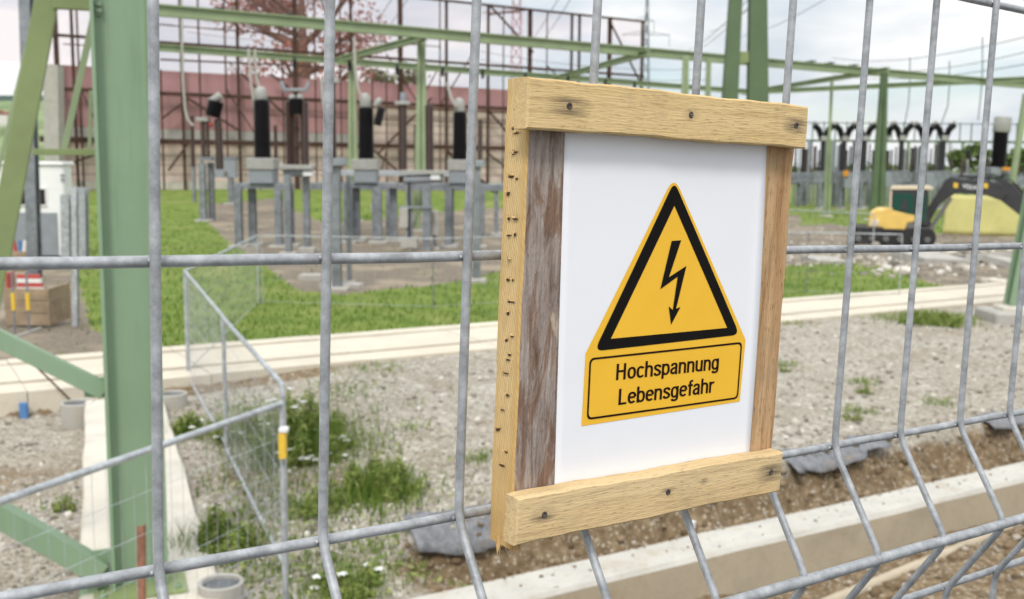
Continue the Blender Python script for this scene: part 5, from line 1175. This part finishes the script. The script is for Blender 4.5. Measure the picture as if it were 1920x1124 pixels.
for (u0, v0, d0, u1, v1, d1, s_) in ((985, 90, 150, 1080, -60, 60, .4), (1005, 90, 150, 1105, -60, 60, .4), (1290, 95, 140, 1440, -40, 50, .5), (1300, 98, 140, 1455, -40, 50, .5), (1390, 68, 170, 1640, -60, 70, .8), (1330, 60, 180, 1420, 5, 90, .4), (1560, 108, 160, 1990, 52, 70, 1.2), (1600, 125, 150, 1990, 80, 70, 1.2), (1560, 140, 150, 1990, 108, 70, 1.0), (30, -60, 60, 60, 260, 200, 0), (690, 60, 120, 780, -80, 50, .3), (720, 60, 120, 810, -80, 50, .3), (350, 60, 120, 640, 75, 120, .5), (300, 44, 120, 640, 60, 120, .5), (900, 112, 120, 1330, 150, 120, .8), (900, 96, 130, 1330, 130, 130, .8)):
    wire(wl, D(u0, v0, d0), D(u1, v1, d1), s_, .018+.012*d0/150)
for (u, v0, v1, x, lab) in ((1842, 70, 225, -8, 'thin mast with a curved wire hanging behind the right rods'), (1706, 108, 235, -10, 'thin mast with a curved wire left of the excavator boom'), (1780, 115, 235, -16, 'thin mast with a curved wire above the excavator boom')):
    o = MB().tube([D(u, v0, 90), D(u, v0+(v1-v0)*.4, 90), D(u-3, v0+(v1-v0)*.7, 90), D(u+x, v1, 90)], .045, 5).build('drop_wire', M['cable']); tag(o, lab, 'cable', 'wires hanging down at right')
    MB()
for (u, lab) in ((1815, 'loose broad green tree on the right horizon'), (1885, 'dark green tree on the right horizon beside the black cylinder'), (1935, 'round green tree at the right edge of the horizon'), (1745, 'low green tree on the horizon left of the boom')):
    h = {1815: 62, 1885: 58, 1935: 66, 1745: 30}[u]; tree('broadleaf_tree', lab, u, 338, 190, h, h*1.35, 1500, .55, 'leaf', group='trees on the right horizon')
hb = MB(); 
V, F = leafcloud([(D(u, 330, 230).x, 230+random.uniform(-6, 6), 1.2+random.random()*1.6, 4, 4, 2.2) for u in range(1380, 2080, 18)], 5000, .6, .7); o = npmesh('far_hedge', V, F, M['leaf']); tag(o, 'low dark hedge along the right horizon', 'hedge', kind='stuff')
# land rising to a wooded ridge at far left
hv = []; hx_ = np.linspace(-1750, 900, 80)
lay = [(700, 0), (900, 18), (1150, 52), (1400, 84), (1650, 108), (1700, 110), (2100, 110)]
for (yy, zz) in lay:
    for x in hx_:
        a = float(1-sst(-560, -200, x)); hv.append((x*yy/1400, yy, max(-3, zz*a*(.93+.14*float(fbm(x*.004, yy*.01, 5)))-3*(1-a))))
n = len(hx_); F = [(j*n+i, j*n+i+1, (j+1)*n+i+1, (j+1)*n+i) for j in range(len(lay)-1) for i in range(n-1)]
hm = MB(); hm.add(hv, F); 
hm.m = [1 if (f[0]//n) >= 3 else 0 for f in hm.f]; o = hm.build('hills', [M['field'], M['hill']], None, True); tag(o, kind='structure')
rr = random.Random(5)
V, F = leafcloud([(D(u, 200, 1640).x, 1640+rr.uniform(-10, 10), D(u, 188, 1640).z-6, 14, 10, 9+rr.uniform(0, 4)) for u in range(-80, 240, 5)], 3500, 3.5, .8); o = npmesh('ridge_forest', V, F, M['hill']); tag(o, 'dark forest along the far ridge at left, tinted blue for haze', 'forest', kind='stuff')
for i in range(9):
    u = (4, 15, 27, 38, 10, 22, 47, 58, 83)[i]; v = (222, 226, 220, 228, 252, 257, 248, 235, 240)[i]; y_ = 1000+i*25; p = D(u, v, y_); h = wthing('village_house', 'tiny pale house in the distant village below the ridge at left', 'house', p, 'houses of the distant village')
    w = rr.uniform(5, 8); MB().box(p+Vector((-w, -4, -6)), p+Vector((w, 4, 3))).build('wall', M['house'], h)
    MB().prism([(-w-.5, 3), (w+.5, 3), (0, 7.5)], lambda x, z, d: p+Vector((x, d, z)), -4.4, 4.4).build('roof', M['roof'], h)
# ------------------------------------------------------------------ near edge: fabric, pipe, marker
def ribbon(label, s0, s1, t0, hz, seed):
    mb = MB(); n = int((s1-s0)/.07)+2; r2 = random.Random(seed); vs = []
    for i in range(n+1):
        s_ = s0+(s1-s0)*i/n; te = -7.35+.45*(float(fbm(s_*1.1, 3.3, 9))-.5)+.16*(float(vnoise(s_*5, 0, 4))-.5)
        for j in range(6):
            q = j/5; t_ = te+.16-.30*q+r2.uniform(-.02, .02); z = .115-(hz*q**1.5)*(.75+.35*math.sin(i*.21))+r2.uniform(-.008, .008); vs.append(W(s_, t_, z))
    mb.add(vs, [(i*6+j, (i+1)*6+j, (i+1)*6+j+1, i*6+j+1) for i in range(n) for j in range(5)]); o = mb.build('ground_fabric', M['fabric'], None, True)
    o.modifiers.new('thick', 'SOLIDIFY').thickness = .008; tag(o, label, 'fabric', 'torn grey fabric at the gravel edge')
def su(u, v): p = G(u, v, -.05); return ST(p.x, p.y)[0]
ribbon('grey ground fabric hanging from the gravel edge right of the sign foot', su(1475, 890), su(1660, 850), 0, .15, 1)
ribbon('grey ground fabric hanging at the gravel edge left of the sign foot', su(790, 1030), su(935, 985), 0, .27, 2)
ribbon('short grey fabric scrap at the gravel edge by the far right rod', su(1860, 815), su(1925, 800), 0, .12, 3)
p0, p1 = G(1560, 1128, -.44), G(1905, 985, -.44); o = MB().tube([p0+(p0-p1)*.5, p0, p1], .05, 14).build('conduit_pipe', M['kerbface'], None, True); tag(o, 'pale conduit pipe lying on the soil along the front of the kerb', 'pipe')
p = G(1298, 1010, -.3); mt_ = wthing('marker_peg', 'red and white peg standing in the soil under the sign', 'peg', p)
MB().tube([p, p+Vector((0, 0, .10))], .022, 10).build('shaft', M['redw'], mt_, True); MB().tube([p+Vector((0, 0, .10)), p+Vector((0, 0, .16))], .026, 10).build('cap', M['whitep'], mt_, True)
# ================================================================== LIGHT
wd_ = bpy.data.worlds.new('World'); S.world = wd_; wd_.use_nodes = True; nt = wd_.node_tree; ns = nt.nodes; bg = ns['Background']
SUN_EL, SUN_ROT = R(48), R(188)
sky = ns.new('ShaderNodeTexSky'); sky.sky_type = 'NISHITA'; sky.sun_disc = False; sky.sun_elevation = SUN_EL; sky.sun_rotation = SUN_ROT
tc = ns.new('ShaderNodeTexCoord'); mp = ns.new('ShaderNodeMapping'); mp.inputs['Scale'].default_value = (1.3, 1.3, 4.6); mp.inputs['Location'].default_value = (.35, .1, .2); nt.links.new(tc.outputs['Generated'], mp.inputs[0])
n1 = ns.new('ShaderNodeTexNoise'); n1.inputs['Scale'].default_value = 2.3; n1.inputs['Detail'].default_value = 7; n1.inputs['Roughness'].default_value = .52; n1.inputs['Distortion'].default_value = .25; nt.links.new(mp.outputs[0], n1.inputs['Vector'])
n2 = ns.new('ShaderNodeTexNoise'); n2.inputs['Scale'].default_value = 4.2; n2.inputs['Detail'].default_value = 6; nt.links.new(mp.outputs[0], n2.inputs['Vector'])
cr_ = ns.new('ShaderNodeValToRGB'); e = cr_.color_ramp.elements; e[0].position = .38; e[0].color = (5.3, 5.75, 6.2, 1); e[1].position = .60; e[1].color = (7.9, 7.9, 7.8, 1); nt.links.new(n2.outputs['Fac'], cr_.inputs[0])
mk_ = ns.new('ShaderNodeMapRange'); mk_.inputs[1].default_value = .40; mk_.inputs[2].default_value = .52; mk_.inputs[3].default_value = .30; mk_.inputs[4].default_value = .97; nt.links.new(n1.outputs['Fac'], mk_.inputs[0])
# an overcast sky is brighter overhead than at the horizon
sx_ = ns.new('ShaderNodeSeparateXYZ'); nt.links.new(tc.outputs['Generated'], sx_.inputs[0]); zr_ = ns.new('ShaderNodeMapRange'); zr_.inputs[1].default_value = .12; zr_.inputs[2].default_value = .9; zr_.inputs[3].default_value = 1; zr_.inputs[4].default_value = 2.3; nt.links.new(sx_.outputs[2], zr_.inputs[0])
vm_ = ns.new('ShaderNodeVectorMath'); vm_.operation = 'SCALE'; nt.links.new(cr_.outputs[0], vm_.inputs[0]); nt.links.new(zr_.outputs[0], vm_.inputs['Scale'])
mx = ns.new('ShaderNodeMix'); mx.data_type = 'RGBA'; nt.links.new(mk_.outputs[0], mx.inputs[0]); nt.links.new(sky.outputs[0], mx.inputs[6]); nt.links.new(vm_.outputs[0], mx.inputs[7])
nt.links.new(mx.outputs[2], bg.inputs['Color']); bg.inputs['Strength'].default_value = .10
sl = bpy.data.lights.new('sun', 'SUN'); sl.energy = 1.5; sl.angle = R(12); sl.color = (1, .965, .91); so = link(bpy.data.objects.new('sun', sl))
# sun direction: rotation 0 = +Y, turning towards +X
dx, dy, dz = math.sin(SUN_ROT)*math.cos(SUN_EL), math.cos(SUN_ROT)*math.cos(SUN_EL), math.sin(SUN_EL)
so.rotation_euler = Vector((dx, dy, dz)).to_track_quat('Z', 'Y').to_euler(); so.location = (0, -5, 30)
vs_ = S.view_settings; vs_.view_transform = 'Standard'; vs_.look = 'None'; vs_.gamma = 1; vs_.exposure = .42
S.cycles.use_denoising = True; S.cycles.max_bounces = 6; S.cycles.transparent_max_bounces = 12; S.cycles.caustics_reflective = False; S.cycles.caustics_refractive = False
